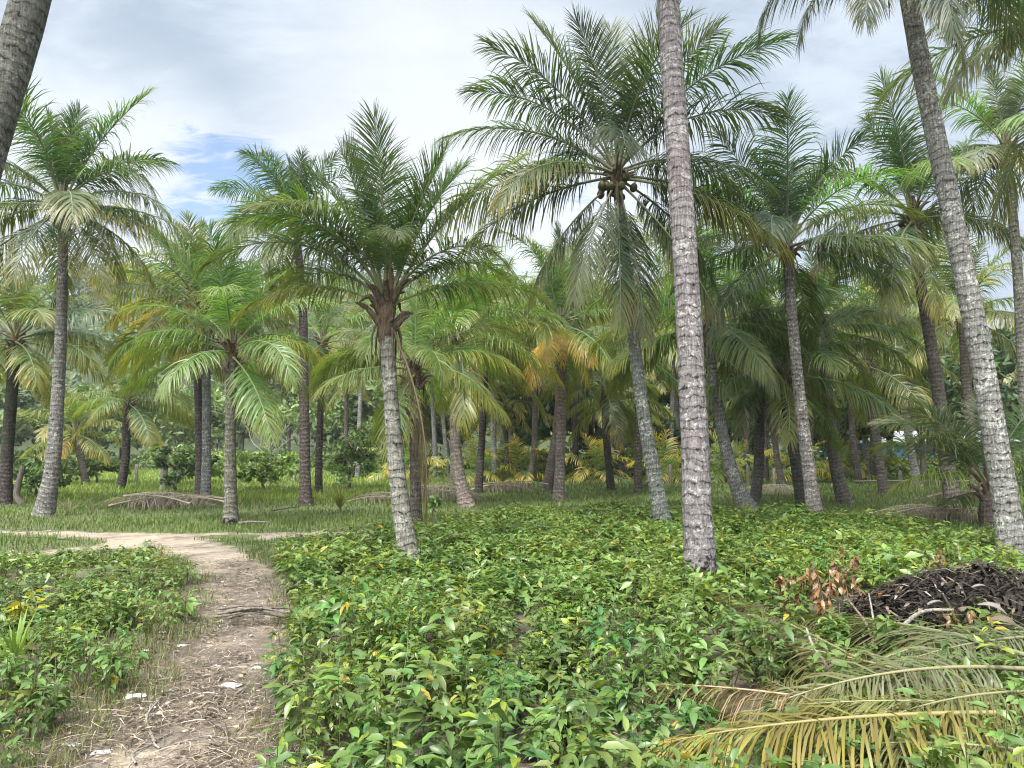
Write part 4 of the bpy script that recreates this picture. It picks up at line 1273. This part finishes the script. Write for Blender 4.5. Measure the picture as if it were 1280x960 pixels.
def husk(p, az, s, label, mat, tilt=0.3):
    """a curved dry spathe / husk shell"""
    n, k = 9, 7
    t = np.linspace(0, 1, n)
    parts = []
    th = np.linspace(-1.2, 1.2, k)
    T_, TH = np.meshgrid(t, th, indexing='ij')
    wd = np.sin(math.pi * np.clip(T_, 0.03, 0.97)) ** 0.7 * 0.22
    X = (T_ - 0.5) * 1.0; Y = wd * np.sin(TH); Z = wd * np.cos(TH) * 0.6 + 0.15 * np.sin(T_ * 3.1)
    outer = np.stack([X, Y, Z], -1).reshape(-1, 3)
    inner = np.stack([X, Y * 0.9, Z - 0.025], -1).reshape(-1, 3)
    i = np.arange(n - 1)[:, None] * k + np.arange(k - 1)[None]
    Q = np.stack([i, i + 1, i + k + 1, i + k], -1).reshape(-1, 4)
    V, Fc, c, mi = merge([(outer, [Q], None, 0), (inner, [Q[:, ::-1]], None, 0)])
    o = obj("palm_husk", fast_mesh("palm_husk", V, Fc, mat), None, p)
    o.rotation_euler = (random.uniform(-.4, .4), tilt, az)
    s *= 0.62
    o.scale = (s, s, s)
    tag(o, label, "husk", "husks on the burnt heap")


husk(gpt(1172, 760, 0.38), 0.3, 0.34, "pale grey husk at the near top edge of the burnt heap", M_PALEWOOD)
husk(gpt(1240, 762, 0.42), -0.5, 0.30, "silvery curled husk in the middle of the burnt heap", M_PALEWOOD)
husk(gpt(1226, 738, 0.5), 0.2, 0.28, "small whitish husk on the crest of the burnt heap", M_PALEWOOD)
husk(gpt(1205, 766, 0.38), 0.9, 0.26, "brown husk between two pale husks on the burnt heap", M_HUSK)
husk(gpt(1255, 780, 0.36), -0.2, 0.32, "brownish grey husk low on the burnt heap", M_HUSK)


def stick(p0, p1, r, label, mat, group, name="stick", sag=0.05, cat="stick"):
    p0, p1 = np.asarray(p0, float), np.asarray(p1, float)
    mid = (p0 + p1) / 2 + np.array([random.uniform(-.06, .06), random.uniform(-.06, .06), sag])
    P = catmull(np.array([p0, mid, p1]) - p0, 12)
    V, Q = tube_arrays(P, np.linspace(r, r * 0.45, 12), 6, 1 + 0.2 * (rng.random((12, 6)) - 0.5))
    o = obj(name, fast_mesh(name, V, [Q], mat), None, p0)
    tag(o, label, cat, group)


stick(gpt(1100, 815, 0.05), gpt(1192, 762, 0.42), 0.022, "grey split leaf stalk leaning up onto the burnt heap", M_PALEWOOD, "stalks by the burnt heap", "leaf_stalk", 0.12, "leaf stalk")
stick(gpt(1094, 822, 0.05), gpt(1086, 742, 0.40), 0.012, "thin pale stalk standing upright before the withered plants", M_PALEWOOD, "stalks by the burnt heap", "leaf_stalk", 0.02, "leaf stalk")
stick(gpt(1098, 826, 0.05), gpt(1062, 752, 0.36), 0.016, "tan stalk tilting left among the withered plants", M_HUSK, "stalks by the burnt heap", "leaf_stalk", 0.03, "leaf stalk")
stick(gpt(1040, 842, 0.15), gpt(1008, 785, 0.40), 0.014, "long thin grey stalk rising from the fallen fronds", M_PALEWOOD, "stalks by the burnt heap", "leaf_stalk", 0.03, "leaf stalk")
nutp = gpt(905, 890, 0.06)
o = obj("fallen_coconut", NUT, None, nutp)
o.scale = (0.085,) * 3; o.rotation_euler = (1.4, 0.2, 0.6)
tag(o, "old fallen coconut lying in the plants beside the fallen fronds", "coconut")


# ------------------------------------------------------------------ ground cover
LEAF_X = np.array([0.0, 0.28, 0.28, 0.28, 0.64, 0.64, 0.64, 1.0])
LEAF_Y = np.array([0.0, 0.20, 0.0, -0.20, 0.19, 0.0, -0.19, 0.0])
LEAF_Z = np.array([0.0, 0.05, -0.01, 0.05, -0.01, -0.07, -0.01, -0.26])
LEAF_T = np.array([[0, 2, 1], [0, 3, 2], [4, 5, 7], [5, 6, 7]])
LEAF_Q = np.array([[1, 2, 5, 4], [2, 3, 6, 5]])
SM_X = np.array([0.0, 0.45, 0.45, 0.45, 1.0])
SM_Y = np.array([0.0, 0.24, 0.0, -0.24, 0.0])
SM_Z = np.array([0.0, 0.03, -0.05, 0.03, -0.22])
SM_T = np.array([[0, 2, 1], [0, 3, 2], [1, 2, 4], [2, 3, 4]])


def leaves(p, d, up, ln, wr, col, small):
    s = norm(np.cross(up, d))
    nn = np.cross(d, s)
    X, Y, Z = (SM_X, SM_Y, SM_Z) if small else (LEAF_X, LEAF_Y, LEAF_Z)
    k = len(X)
    V = p[:, None] + ln[:, None, None] * (d[:, None] * X[None, :, None] + s[:, None] * (Y[None] * wr[:, None])[:, :, None] + nn[:, None] * Z[None, :, None])
    off = (np.arange(len(p)) * k)[:, None, None]
    F = [(off + (SM_T if small else LEAF_T)[None]).reshape(-1, 3)]
    if not small: F.append((off + LEAF_Q[None]).reshape(-1, 4))
    c = np.repeat(np.concatenate([col, np.ones((len(p), 1))], 1), k, axis=0)
    return (V.reshape(-1, 3), F, c, 0)


PATCH_R = [(300, 1300), (318, 950), (345, 900), (372, 850), (372, 800), (352, 758), (335, 722), (352, 700), (430, 684), (540, 664), (640, 652), (760, 640), (900, 650), (1050, 658), (1150, 668), (1230, 690), (1330, 706), (1500, 740), (1700, 1000), (1700, 1300)]
PATCH_L = [(240, 692), (262, 720), (262, 760), (228, 800), (172, 850), (105, 905), (40, 990), (-60, 1200), (-300, 1200), (-200, 705), (0, 705), (100, 696), (190, 690)]


def in_poly(x, y, poly):
    q = np.array([gpt(a, b)[:2] for a, b in poly])
    ins = np.zeros(len(x), bool)
    n = len(q)
    for i in range(n):
        x1, y1 = q[i]; x2, y2 = q[(i + 1) % n]
        c = ((y1 > y) != (y2 > y)) & (x < (x2 - x1) * (y - y1) / (y2 - y1 + 1e-12) + x1)
        ins ^= c
    return ins


def plants(n, box, poly, seed, hscale, dens_fn, leaf_len, nleaf, yprob):
    r = np.random.default_rng(seed)
    x = r.uniform(box[0], box[1], n); y = r.uniform(box[2], box[3], n)
    ok = in_poly(x, y, poly) & (r.random(n) < dens_fn(x, y))
    vis = np.abs(x) < (y * 0.72 + 0.9)
    x, y = x[ok & vis], y[ok & vis]
    n = len(x)
    cl = vnoise(x, y, 0.9, seed)
    cl2 = vnoise(x, y, 0.35, seed + 1)
    h = hscale * (0.25 + 0.95 * cl + 0.4 * r.random(n)) * np.interp(y, [4, 8, 16], [1.0, 0.85, 0.62])
    out = []
    for small, sel in ((False, y < 6.2), (True, y >= 6.2)):
        X, Y, H, C1, C2 = x[sel], y[sel], h[sel], cl[sel], cl2[sel]
        m = len(X)
        if not m: continue
        NL = nleaf if not small else int(nleaf * 0.8)
        st = 4
        sa = r.uniform(0, 6.28, (m, st)); lean = r.uniform(0.1, 0.55, (m, st))
        sh = H[:, None] * r.uniform(0.6, 1.08, (m, st))
        si = np.tile(np.arange(NL) % st, (m, 1))
        fr = 0.22 + 0.78 * r.random((m, NL)) ** 0.7
        ii = np.arange(m)[:, None]
        A, Ln, S = sa[ii, si], lean[ii, si], sh[ii, si]
        bx = X[:, None] + np.cos(A) * Ln * S * fr * 0.8
        by = Y[:, None] + np.sin(A) * Ln * S * fr * 0.8
        bz = gz(X, Y)[:, None] + S * fr * np.sqrt(np.maximum(0.2, 1 - 0.4 * Ln ** 2))
        la = r.uniform(0, 6.28, (m, NL))
        le = r.normal(size=(m, NL)) * 0.32 - 0.05 + 0.25 * (fr > 0.9)
        d = np.stack([np.cos(la) * np.cos(le), np.sin(la) * np.cos(le), np.sin(le)], -1).reshape(-1, 3)
        p = np.stack([bx, by, bz], -1).reshape(-1, 3) + d * 0.02
        up = norm(np.array([0, 0, 1.0]) + r.normal(size=d.shape) * 0.32)
        f = fr.ravel()
        ln = leaf_len * (0.65 + 0.6 * r.random(len(f))) * (1.0 - 0.4 * (f > 0.93)) * (1.25 if small else 1.0)
        wr = 0.72 + 0.35 * r.random(len(f))
        # colour of each leaf: old leaves deep green, new growth yellow-green; sunlit back painted lighter
        ln = ln * np.repeat(r.choice([0.75, 1.0, 1.0, 1.35], m), NL)
        tone = np.repeat(C1, NL); ton2 = np.repeat(C2, NL)
        g1 = np.array([0.05, 0.098, 0.028]); g2 = np.array([0.14, 0.215, 0.045]); g3 = np.array([0.21, 0.27, 0.03]); g4 = np.array([0.36, 0.27, 0.04])
        u = np.clip(r.random(len(f)) * 0.6 + tone * 0.4 + np.interp(np.repeat(Y, NL), [5, 11], [-0.08, 0.22]), 0, 1.25)[:, None]
        col = (g1 * (1 - u) + g2 * u) * np.repeat(1 + r.normal(size=(m, 1)) * 0.14 + r.normal(size=(m, 3)) * np.array([0.12, 0.02, 0.05]), NL, axis=0).clip(0.5, 1.6)
        yp = yprob * (0.05 + 0.8 * ton2 ** 1.5 + 2.5 * (np.repeat(vnoise(X, Y, 2.6, seed + 4), NL) > 0.74)) * np.interp(f, [0.2, 0.75, 1.0], [0.25, 0.8, 2.4]) * np.interp(np.repeat(Y, NL), [4, 7, 12], [0.45, 0.7, 1.5])
        isy = r.random(len(f)) < yp
        isy |= (np.repeat(r.random(m) < 0.05 * np.interp(Y, [4, 9], [1, 1.3]), NL) & (f > 0.8))
        col[isy] = (g3 * (0.55 + 0.5 * r.random((isy.sum(), 1))))
        isb = r.random(len(f)) < 0.012
        col[isb] = g4 * (0.6 + 0.5 * r.random((isb.sum(), 1)))
        col = col * (0.8 + 0.4 * r.random((len(f), 1)))
        out.append(leaves(p, d, up, ln, wr, col, small))
        if not small or True:
            # stems
            b0 = np.stack([np.repeat(X, st), np.repeat(Y, st), np.repeat(gz(X, Y), st) - 0.01], -1)
            sar, ler, shr = sa.ravel(), lean.ravel(), sh.ravel()
            e0 = b0 + np.stack([np.cos(sar) * ler * shr * 0.8, np.sin(sar) * ler * shr * 0.8, shr * np.sqrt(np.maximum(0.2, 1 - 0.4 * ler ** 2))], -1)
            wv = np.stack([-np.sin(sar), np.cos(sar), 0 * sar], -1) * 0.004
            V = np.stack([b0 - wv, b0 + wv, e0 + wv * 0.4, e0 - wv * 0.4], 1).reshape(-1, 3)
            out.append((V, [np.arange(len(V)).reshape(-1, 4)], (0.10, 0.12, 0.04, 1), 0))
    return out


# places that keep bare of tall plants: tree feet, burnt heap, fallen fronds
def dens_right(x, y):
    d = np.ones_like(x) * 0.92
    d *= 1 - 0.9 * np.exp(-(((x - hc[0] - 0.05) / 1.35) ** 2 + ((y - hc[1] - 0.5) / 0.9) ** 2) ** 2)
    for px, py, rx, ry, k in ((1150, 920, 0.9, 0.6, 0.62), (1250, 870, 0.9, 0.8, 0.65), (1062, 795, 0.75, 0.5, 0.88), (1000, 945, 0.5, 0.4, 0.6)):
        c = gpt(px, py)
        d *= 1 - k * np.exp(-(((x - c[0]) / rx) ** 2 + ((y - c[1]) / ry) ** 2) ** 2)
    d *= np.where(path_edge(x, y) > -0.4, 0.0, 1.0)
    d *= np.clip(0.35 + 1.2 * vnoise(x, y, 0.8, 31), 0, 1)
    return d


def dens_left(x, y):
    e = path_edge(x, y)
    base = np.clip(1.3 * vnoise(x, y, 0.7, 41) - 0.12, 0, 1) * np.interp(e, [-2.6, -0.2], [1.0, 0.08])
    return base * np.interp(x, [-4, -1.8], [1, 0.55])


pr = plants(9600, (-3.2, 15, 1.9, 21), PATCH_R, 51, 0.5, dens_right, 0.088, 58, 0.06)
V, Fc, c, mi = merge(pr)
tag(obj("ground_cover", fast_mesh("ground_cover", V, Fc, M_PLANT, mi, c)), "dense leafy green ground cover plants right of the footpath", "ground cover", kind='stuff')
pl_ = plants(3000, (-9, -0.6, 2.0, 11), PATCH_L, 61, 0.34, dens_left, 0.07, 36, 0.04)
V, Fc, c, mi = merge(pl_)
tag(obj("weeds", fast_mesh("weeds", V, Fc, M_PLANT, mi, c)), "patchy leafy weeds left of the footpath", "weeds", kind='stuff')


# ------------------------------------------------------------------ grass
def grass():
    r = np.random.default_rng(71)
    parts = []

    def blades(n, xr, yr, hgt, wid, colA, colB, dens, lean=0.5):
        y = r.uniform(yr[0] ** 0.5, yr[1] ** 0.5, n) ** 2
        x = r.uniform(-1, 1, n) * (y * 0.75 + 1.0)
        ok = (x > xr[0]) & (x < xr[1]) & (r.random(n) < dens(x, y))
        x, y = x[ok], y[ok]
        n = len(x)
        h = hgt * (0.5 + r.random(n)) * (0.6 + 0.8 * vnoise(x, y, 0.6, 77)) * np.interp(y, [4, 20, 45], [0.8, 1, 1.3])
        wd = wid * np.interp(y, [4, 12, 45], [1, 1.8, 5])
        a = r.uniform(0, 6.28, n); ld = lean * (0.3 + r.random(n))
        d = np.stack([np.cos(a), np.sin(a), 0 * a], -1)
        s = np.stack([-np.sin(a), np.cos(a), 0 * a], -1) * wd[:, None]
        p = np.stack([x, y, gz(x, y) - 0.01], -1)
        up = np.array([0, 0, 1.0])
        m1 = p + up * (h * 0.6)[:, None] + d * (h * ld * 0.35)[:, None]
        t = p + up * (h * np.sqrt(np.maximum(0.15, 1 - 0.5 * ld ** 2)))[:, None] + d * (h * ld)[:, None]
        V = np.stack([p - s, p + s, m1 + s * 0.8, m1 - s * 0.8, t], 1).reshape(-1, 3)
        o_ = (np.arange(n) * 5)[:, None]
        u = np.clip(vnoise(x, y, 0.5, 78) * 0.6 + r.random(n) * 0.5, 0, 1)[:, None]
        c = np.array(colA) * (1 - u) + np.array(colB) * u
        dryb = r.random(n) < np.interp(y, [8, 14], [0.16, 0.04])
        c[dryb] = np.array([0.24, 0.2, 0.10]) * (0.6 + 0.6 * r.random((dryb.sum(), 1)))
        c = np.repeat(np.concatenate([c, np.ones((n, 1))], 1), 5, axis=0)
        parts.append((V, [o_ + np.array([[0, 1, 2, 3]]), o_ + np.array([[3, 2, 4]])], c, 0))

    offpath = lambda x, y: (path_edge(x, y) < -0.05 + 1.6 * (vnoise(x, y, 2.2, 91) - 0.5)).astype(float)
    # meadow and shade grass under the palms
    blades(230000, (-80, 80), (10, 52), 0.105, 0.0032, (0.06, 0.105, 0.026), (0.13, 0.19, 0.042), lambda x, y: offpath(x, y) * np.clip(0.55 + 0.6 * vnoise(x, y, 0.4, 92), 0, 1))
    # taller sunny grass in the clearing
    blades(100000, (-40, -2), (22, 56), 0.17, 0.004, (0.12, 0.19, 0.035), (0.22, 0.30, 0.055), lambda x, y: offpath(x, y) * np.clip(1.5 * vnoise(x, y, 0.25, 93), 0, 1) * (x < -0.13 * y))
    # near grass left of the path
    blades(60000, (-9, -0.7), (2.8, 11), 0.13, 0.0022, (0.055, 0.085, 0.025), (0.13, 0.16, 0.045), lambda x, y: offpath(x, y) * np.clip(1.6 * vnoise(x, y, 1.3, 94) - 0.15, 0, 1), 0.8)
    # fringe of grass on the strip between path and leafy plants
    blades(14000, (-3, 1.5), (3, 12), 0.10, 0.0025, (0.06, 0.09, 0.025), (0.14, 0.15, 0.05), lambda x, y: ((path_edge(x, y) < 0.05) & (path_edge(x, y) > -2.0)) * np.clip(1.6 * vnoise(x, y, 2.3, 95) - 0.3, 0, 1), 0.9)
    blades(60000, (-4, 0.4), (2.6, 12), 0.075, 0.002, (0.09, 0.10, 0.035), (0.20, 0.18, 0.08), lambda x, y: ((path_edge(x, y) < 0.5) & (path_edge(x, y) > -2.6) & ((x < 0) & (x < -0.2 * y) | (path_edge(x, y) > -0.8))) * np.clip(2.2 * vnoise(x, y, 1.9, 96) - 0.6, 0, 1), 1.0)
    V, Fc, c, mi = merge(parts)
    tag(obj("grass", fast_mesh("grass", V, Fc, M_GRASS, mi, c)), "green grass of the clearing and the shaded grove floor", "grass", kind='stuff')


grass()


# ------------------------------------------------------------------ litter, sticks, scraps
def litter():
    r = np.random.default_rng(81)
    n = 60000
    y = r.uniform(2.9 ** 0.5, 24 ** 0.5, n) ** 2
    x = r.uniform(-1, 1, n) * (y * 0.75 + 0.6)
    e = path_edge(x, y)
    onp = (e > -1.6) & (y < 12)
    pr_ = np.where(onp, 0.9, np.where(y > 12, 0.25, 0.12)) * np.clip(1.8 * vnoise(x, y, 1.8, 82) - 0.2, 0.05, 1)
    ok = r.random(n) < pr_
    x, y = x[ok], y[ok]
    P, H = PATHS[0]
    k = r.integers(0, 92, 11000)
    kk = k / 120.0
    xx = P[k, 0] + r.normal(size=11000) * (H[k] * 0.62 + 0.05); yy = P[k, 1] + r.normal(size=11000) * 0.15
    ok = r.random(11000) < np.clip(2.2 * vnoise(xx, yy, 2.6, 83) - 0.45, 0.06, 1)
    x, y = np.concatenate([x, xx[ok]]), np.concatenate([y, yy[ok]])
    n = len(x)
    a = r.uniform(0, 6.28, n)
    L = r.uniform(0.02, 0.16, n) * np.where(r.random(n) < 0.06, 2.2, 1.0)
    wd = r.uniform(0.001, 0.0035, n)
    wide = r.random(n) < 0.06
    wd[wide] = r.uniform(0.006, 0.018, wide.sum()); L[wide] = r.uniform(0.02, 0.06, wide.sum())
    d = np.stack([np.cos(a), np.sin(a), r.normal(size=n) * 0.05], -1)
    s = np.stack([-np.sin(a), np.cos(a), r.normal(size=n) * 0.3], -1) * wd[:, None]
    p = np.stack([x, y, gz(x, y) + 0.018 + r.random(n) * 0.018], -1)
    b = r.normal(size=(n, 3)) * np.array([0.06, 0.06, 0.03]) * L[:, None]
    b[:, 2] = np.abs(b[:, 2]) + 0.004
    q0, q1, q2 = p - d * (L / 2)[:, None], p + b, p + d * (L / 2)[:, None]
    V = np.stack([q0 - s * .5, q0 + s * .5, q1 + s, q1 - s, q2 + s * .4, q2 - s * .4], 1).reshape(-1, 3)
    o_ = (np.arange(n) * 6)[:, None]
    pal = np.array([[0.20, 0.165, 0.13], [0.10, 0.078, 0.06], [0.31, 0.27, 0.21], [0.05, 0.04, 0.032], [0.14, 0.11, 0.08]])
    c = pal[r.integers(0, 5, n)] * (0.7 + 0.6 * r.random((n, 1)))
    c = np.repeat(np.concatenate([c, np.ones((n, 1))], 1), 6, axis=0)
    tag(obj("leaf_litter", fast_mesh("leaf_litter", V, [o_ + np.array([[0, 1, 2, 3]]), o_ + np.array([[3, 2, 4, 5]])], M_LITTER, col=c, smooth=False)),
        "dry twigs and leaf scraps scattered over the dirt", "litter", kind='stuff')


litter()

G_ST = "sticks lying on the footpath"
stick(gpt(193, 928, 0.03), gpt(201, 872, 0.03), 0.010, "straight pale stick pointing up the footpath", M_PALEWOOD, G_ST, sag=0.01)
stick(gpt(200, 936, 0.03), gpt(216, 915, 0.03), 0.007, "short pale twig beside the straight pale stick", M_PALEWOOD, G_ST, sag=0.01)
stick(gpt(218, 930, 0.03), gpt(290, 925, 0.03), 0.006, "thin level twig across the lower footpath", M_PALEWOOD, G_ST, sag=0.01)
stick(gpt(232, 912, 0.03), gpt(246, 900, 0.03), 0.006, "small tilted twig on the sandy part of the footpath", M_HUSK, G_ST, sag=0.01)
stick(gpt(268, 905, 0.03), gpt(286, 932, 0.03), 0.006, "curved dark twig near the edge of the leafy plants", M_WOOD, G_ST, sag=0.04)
stick(gpt(170, 955, 0.03), gpt(190, 930, 0.03), 0.008, "grey stick at the bottom of the footpath", M_PALEWOOD, G_ST, sag=0.01)
stick(gpt(256, 893, 0.03), gpt(262, 882, 0.03), 0.007, "stubby twig in the middle of the footpath", M_HUSK, G_ST, sag=0.01)
for k in range(9):
    p = gpt(326 + random.uniform(-8, 10), 770 + random.uniform(-6, 6), 0.03 + 0.012 * k)
    a = random.uniform(-0.4, 0.4)
    ln = random.uniform(0.45, 0.9)
    stick(p - np.array([math.cos(a), math.sin(a), 0]) * ln / 2, p + np.array([math.cos(a), math.sin(a), 0]) * ln / 2, 0.012,
          "dark stick in the little pile at the footpath's bend", M_WOOD, "dark sticks piled at the bend", sag=0.05)
stick(gpt(298, 654, 0.05), gpt(338, 653, 0.06), 0.03, "pale straight branch lying by the burnt footed palm", M_PALEWOOD, None, "fallen_branch", 0.02, "branch")
stick(gpt(340, 638, 0.05), gpt(372, 634, 0.06), 0.025, "thin brown branch lying by the purplish brown trunk", M_WOOD, None, "fallen_branch", 0.02, "branch")


def scrap(px, py, s, label, sx=1.6):
    r = np.random.default_rng(int(px * 7 + py))
    n = 7
    u = np.linspace(-1, 1, n)
    X, Y = np.meshgrid(u, u)
    rad = np.hypot(X, Y)
    keep = 0.55 + 0.45 * r.random((n, n))
    Z = 0.5 * r.random((n, n)) * (1.1 - 0.8 * np.clip(rad, 0, 1)) + 0.06
    V = np.stack([X * sx * keep, Y * keep, Z], -1).reshape(-1, 3)
    i = np.arange(n - 1)[:, None] * n + np.arange(n - 1)[None]
    Q = np.stack([i, i + 1, i + n + 1, i + n], -1).reshape(-1, 4)
    V2 = V - np.array([0, 0, 0.06])
    VV, Fc, c, mi = merge([(V, [Q], None, 0), (V2, [Q[:, ::-1]], None, 0)])
    p = gpt(px, py)
    o = obj("plastic_scrap", fast_mesh("plastic_scrap", VV, Fc, M_PLASTIC), None, (p[0], p[1], float(gz(p[0], p[1])) + 0.012))
    s *= 0.62
    o.scale = (s, s, s * 1.3)
    o.rotation_euler = (0, 0, r.uniform(-0.4, 0.4))
    tag(o, label, "litter", "white litter along the footpath")


for px, py, s, lab in [(168, 875, 0.075, "long crumpled white scrap in the grass left of the footpath"), (287, 862, 0.085, "largest white scrap lying across the footpath"),
                       (210, 867, 0.04, "small bright white scrap between two larger ones"), (322, 838, 0.05, "whitish scrap against the leafy plants"),
                       (88, 937, 0.05, "crumpled white scrap low in the left grass"), (127, 947, 0.055, "pinkish white scrap near the bottom of the footpath"),
                       (182, 814, 0.04, "white scrap beside the weeds above the long crumpled one"), (227, 808, 0.045, "pale scrap at the grassy edge of the footpath"),
                       (203, 790, 0.04, "white scrap lying by the dry dirt patch in the weeds"), (270, 835, 0.04, "small pale scrap amid dark litter on the footpath"),
                       (60, 790, 0.045, "white scrap showing among the left weeds"), (186, 898, 0.05, "pale flat scrap beside the straight pale stick")]:
    scrap(px, py, s, lab)


# withered brown plants beside the burnt heap, a sapling and a broad bladed clump
def small_plant(px, py, h, nl, cols, label, name, cat, group, seed, ln=0.10, droopy=0.0, z0=0.0, stems=3, spread=0.25):
    r = np.random.default_rng(seed)
    p0 = gpt(px, py)
    root = thing(name, (p0[0], p0[1], float(gz(p0[0], p0[1]))), label, cat, group)
    parts = []
    P, D, U = [], [], []
    for k in range(stems):
        a = r.uniform(0, 6.28)
        e = np.array([math.cos(a) * spread * h, math.sin(a) * spread * h, h * r.uniform(0.8, 1.05)])
        pts = catmull([[0, 0, -0.02], e * 0.5 + r.normal(size=3) * 0.02, e], 8)
        V, Q = tube_arrays(pts, np.linspace(0.006, 0.0025, 8), 5)
        parts.append((V, [Q], None, 0))
        for j in range(nl):
            t = r.uniform(0.3, 1.0)
            q = np.array([np.interp(t, np.linspace(0, 1, 8), pts[:, i]) for i in range(3)])
            a2 = r.uniform(0, 6.28); le = r.normal() * 0.35 - droopy
            P.append(q); D.append([math.cos(a2) * math.cos(le), math.sin(a2) * math.cos(le), math.sin(le)]); U.append(np.array([0, 0, 1.0]) + r.normal(size=3) * 0.4)
    V, Fc, c, mi = merge(parts)
    obj("stem", fast_mesh("stem", V, Fc, M_WOOD, mi, c), root)
    P, D, U = np.array(P), norm(np.array(D)), norm(np.array(U))
    m = len(P)
    cc = np.array(cols)[r.integers(0, len(cols), m)] * (0.75 + 0.5 * r.random((m, 1)))
    V, Fc, c, mi = merge([leaves(P, D, U, ln * (0.7 + 0.6 * r.random(m)), 0.9 + 0.3 * r.random(m), cc, False)])
    obj("foliage", fast_mesh("foliage", V, Fc, M_PLANT, mi, c), root)


BR = [(0.17, 0.085, 0.03), (0.21, 0.12, 0.05), (0.12, 0.06, 0.028), (0.25, 0.16, 0.08)]
for k, (px, py, h, lab) in enumerate([
        (1040, 802, 0.42, "withered orange brown plant in the middle of the scorched patch"),
        (1030, 778, 0.36, "withered plant standing behind the orange brown one at the scorched patch"),
        (1064, 770, 0.42, "tall withered plant with a tight cluster of curled leaves near the burnt heap"),
        (990, 776, 0.30, "small withered plant at the green edge of the scorched patch"),
        (1088, 790, 0.32, "withered plant with thin stems touching the burnt heap's edge"),
        (1110, 795, 0.30, "withered pale plant right at the burnt heap's foot"),
        (1165, 742, 0.36, "withered plant poking up behind the crest of the burnt heap"),
        (1194, 826, 0.30, "withered plant with a curled tan leaf cluster between burnt heap and fallen fronds"),
        (1125, 846, 0.22, "low withered sprig among the fallen fronds' blades")]):
    small_plant(px, py, h * 1.45, 30, BR, lab, "withered_plant", "withered plant", "scorched plants by the burnt heap", 500 + k, 0.07, 0.8, stems=4, spread=0.28)
small_plant(178, 718, 0.5, 9, [(0.09, 0.16, 0.04), (0.13, 0.2, 0.05)], "tall single sapling sticking up beside the head of the footpath", "sapling", "sapling", None, 520, 0.11, 0.2, stems=1, spread=0.1)
small_plant(30, 800, 0.42, 12, [(0.34, 0.32, 0.03), (0.28, 0.29, 0.03)], "yellow leaved bush among the left weeds", "yellow_bush", "bush", None, 521, 0.10, 0.3)
small_plant(205, 690 + 20, 0.3, 8, [(0.28, 0.14, 0.05)], "small reddish sprig near the sapling", "reddish_sprig", "plant", None, 522, 0.05, 0.3)
small_plant(540, 645, 0.5, 14, [(0.09, 0.16, 0.05), (0.12, 0.2, 0.06)], "broad leaved weed at the back of the leafy plants, right of the sheaf palm", "broad_weed", "plant", None, 523, 0.2, 0.1)


def blade_clump(px, py, n, h, w_, colA, colB, label, name, cat, seed, lean=0.6):
    r = np.random.default_rng(seed)
    p0 = gpt(px, py)
    parts = []
    for k in range(n):
        a = r.uniform(0, 6.28); ld = lean * r.uniform(0.3, 1.2); hh = h * r.uniform(0.6, 1.1)
        d = np.array([math.cos(a), math.sin(a), 0]); s = np.array([-math.sin(a), math.cos(a), 0])
        t = np.linspace(0, 1, 6)
        c = d * (ld * hh * t ** 1.7)[:, None] + np.array([0, 0, 1]) * (hh * (t - 0.35 * ld * t ** 2.4))[:, None]
        wd = w_ * np.array([0.6, 0.9, 1, 0.85, 0.55, 0.02])
        V = np.concatenate([c - s * wd[:, None], c + s * wd[:, None]])
        Q = np.array([[j, j + 6, j + 7, j + 1] for j in range(5)])
        u = r.random()
        parts.append((V, [Q], (*(np.array(colA) * (1 - u) + np.array(colB) * u), 1), 0))
    V, Fc, c, mi = merge(parts)
    o = obj(name, fast_mesh(name, V, Fc, M_GRASS, mi, c), None, (p0[0], p0[1], 0))
    tag(o, label, cat)


blade_clump(18, 850, 26, 0.52, 0.013, (0.10, 0.18, 0.03), (0.2, 0.28, 0.04), "clump of broad bright grass blades at the left edge of the weeds", "grass_clump", "grass clump", 530)
blade_clump(86, 645, 26, 0.55, 0.01, (0.38, 0.33, 0.24), (0.3, 0.27, 0.18), "dry straw coloured tuft beside the pale curved trunk", "dry_tuft", "grass tuft", 531, 0.9)
blade_clump(425, 640, 60, 0.8, 0.012, (0.12, 0.15, 0.035), (0.22, 0.22, 0.07), "tall yellowish grass tussock right of the purplish brown trunk", "grass_tussock", "grass tussock", 532, 0.8)


# ------------------------------------------------------------------ air
hz = boxes("haze", [(-340, 340, -8, 345, -1.5, 75)], None)
mh, bh, oh = new_mat("haze_air")
pv = bh.n('ShaderNodeVolumePrincipled', None, Density=0.0005, Anisotropy=0.2)
pv.inputs['Color'].default_value = (0.86, 0.92, 1.0, 1)
link(mh.node_tree, pv.outputs[0], oh.inputs['Volume'])
hz.data.materials.clear()
hz.data.materials.append(mh)
tag(hz, "thin moist haze in the air over the grove and hillside", "haze", kind='stuff')
scene.cycles.volume_bounces = 0
